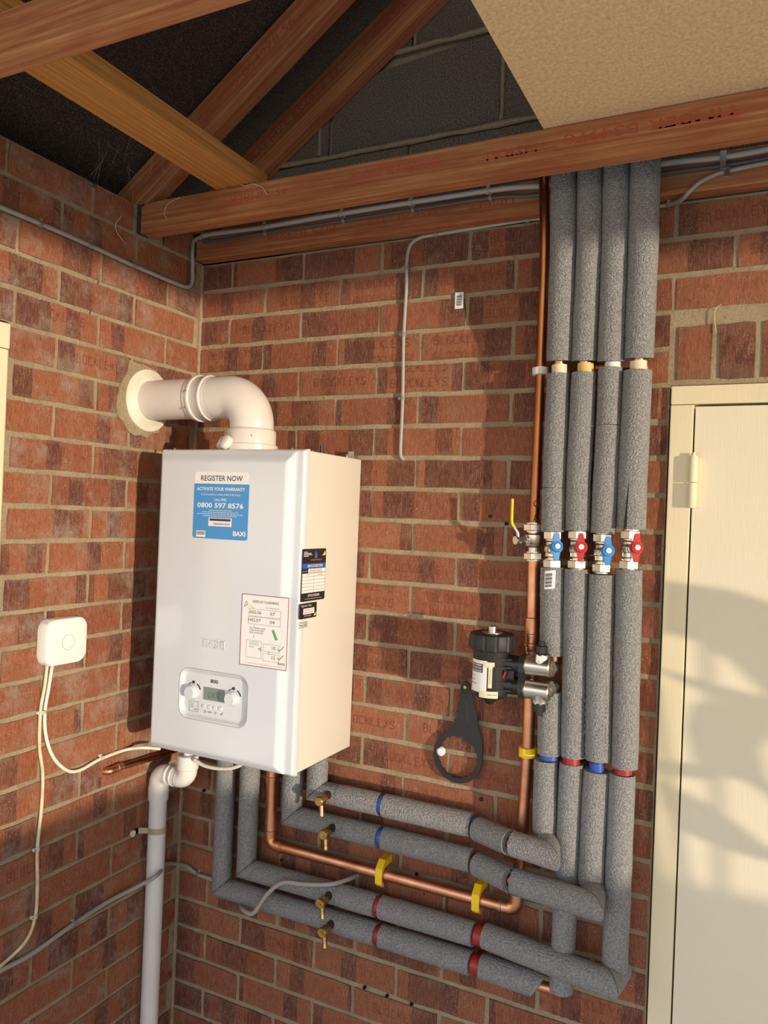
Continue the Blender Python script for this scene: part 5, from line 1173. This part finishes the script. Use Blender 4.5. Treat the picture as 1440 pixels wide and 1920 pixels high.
# added unseen pot plant; leaf outlines shaped to cast shade on the door
SD = V((.910, -.414, 0)).normalized()
pl = thing('added_plant', 'added unseen broad leaved plant, its leaves shading the door', 'plant', (2.95, -.78, 0))
def shadow_leaf(pts, s_, bend):
    bm = nb(); c_ = V((sum(p[0] for p in pts)/len(pts), 0, sum(p[1] for p in pts)/len(pts)))
    vs = []
    for x, z in pts:
        d_ = bend*(((x-c_.x)**2+(z-c_.z)**2)/.01); vs.append(V((x, 0, z))+SD*(s_+d_))
    cc = c_+SD*(s_); a = [bm.verts.new(v_) for v_ in vs]; b = [bm.verts.new(v_+SD*.0012) for v_ in vs]; ca = bm.verts.new(cc); cb = bm.verts.new(cc+SD*.0012); n_ = len(a)
    for i in range(n_):
        j = (i+1) % n_; bm.faces.new((a[i], a[j], ca)); bm.faces.new((b[j], b[i], cb)); bm.faces.new((a[i], b[i], b[j], a[j]))
    link('shadow_leaf', bm, 'shadow_leaf', pl)
shadow_leaf([(1.20, 1.628), (1.34, 1.618), (1.42, 1.597), (1.62, 1.55), (1.70, 1.40), (1.60, 1.33), (1.45, 1.36), (1.39, 1.435), (1.34, 1.478), (1.285, 1.508), (1.20, 1.522)], 1.70, .03)
shadow_leaf([(1.18, 1.452), (1.38, 1.420), (1.55, 1.400), (1.52, 1.380), (1.32, 1.402), (1.24, 1.428)], 1.62, .03)
shadow_leaf([(1.275, 1.385), (1.262, 1.338), (1.28, 1.275), (1.31, 1.258), (1.37, 1.25), (1.42, 1.225), (1.50, 1.15), (1.47, 1.21), (1.42, 1.262), (1.405, 1.31), (1.43, 1.37), (1.50, 1.42), (1.38, 1.41)], 1.74, .02)
shadow_leaf([(1.19, 1.262), (1.30, 1.268), (1.36, 1.250), (1.30, 1.236), (1.20, 1.236)], 1.66, .02)
shadow_leaf([(1.20, 1.225), (1.28, 1.205), (1.36, 1.170), (1.44, 1.120), (1.58, 1.10), (1.42, 1.103), (1.34, 1.108), (1.28, 1.125), (1.22, 1.165)], 1.70, .02)
bm = nb(); px_, py_ = 2.95, -.78
for z_, dx in ((1.55, .1), (1.41, .0), (1.33, -.05), (1.20, .05), (1.13, -.03)):
    sweep(bm, smoothpath([(px_, py_, .38), (px_+dx*.5+.1, py_-.02, z_*.6), (px_+dx-.02, py_-.01, z_)], 6), .006, 8)
link('stem', bm, 'shadow_leaf', pl, True)
bm = nb(); lathe(bm, (px_, py_, 0), (0, 0, 1), [(0, .13), (.30, .18), (.34, .19), (.37, .19), (.37, .17), (.34, .165)], 28); link('pot', bm, 'brick_left', pl, True)

for o in bpy.data.objects:
    if o.type == 'MESH' and o.parent and any(k in o.name for k in ('ink_stamp', 'print', 'lettering', 'letters', 'digits', 'bars', 'lines', 'marks', 'marker', 'handwritten', 'red_date', 'panel_print', 'tiny_sticker', 'badge_letter', 'underside', 'label_small', 'blue_bar')): o['kind'] = 'stuff'
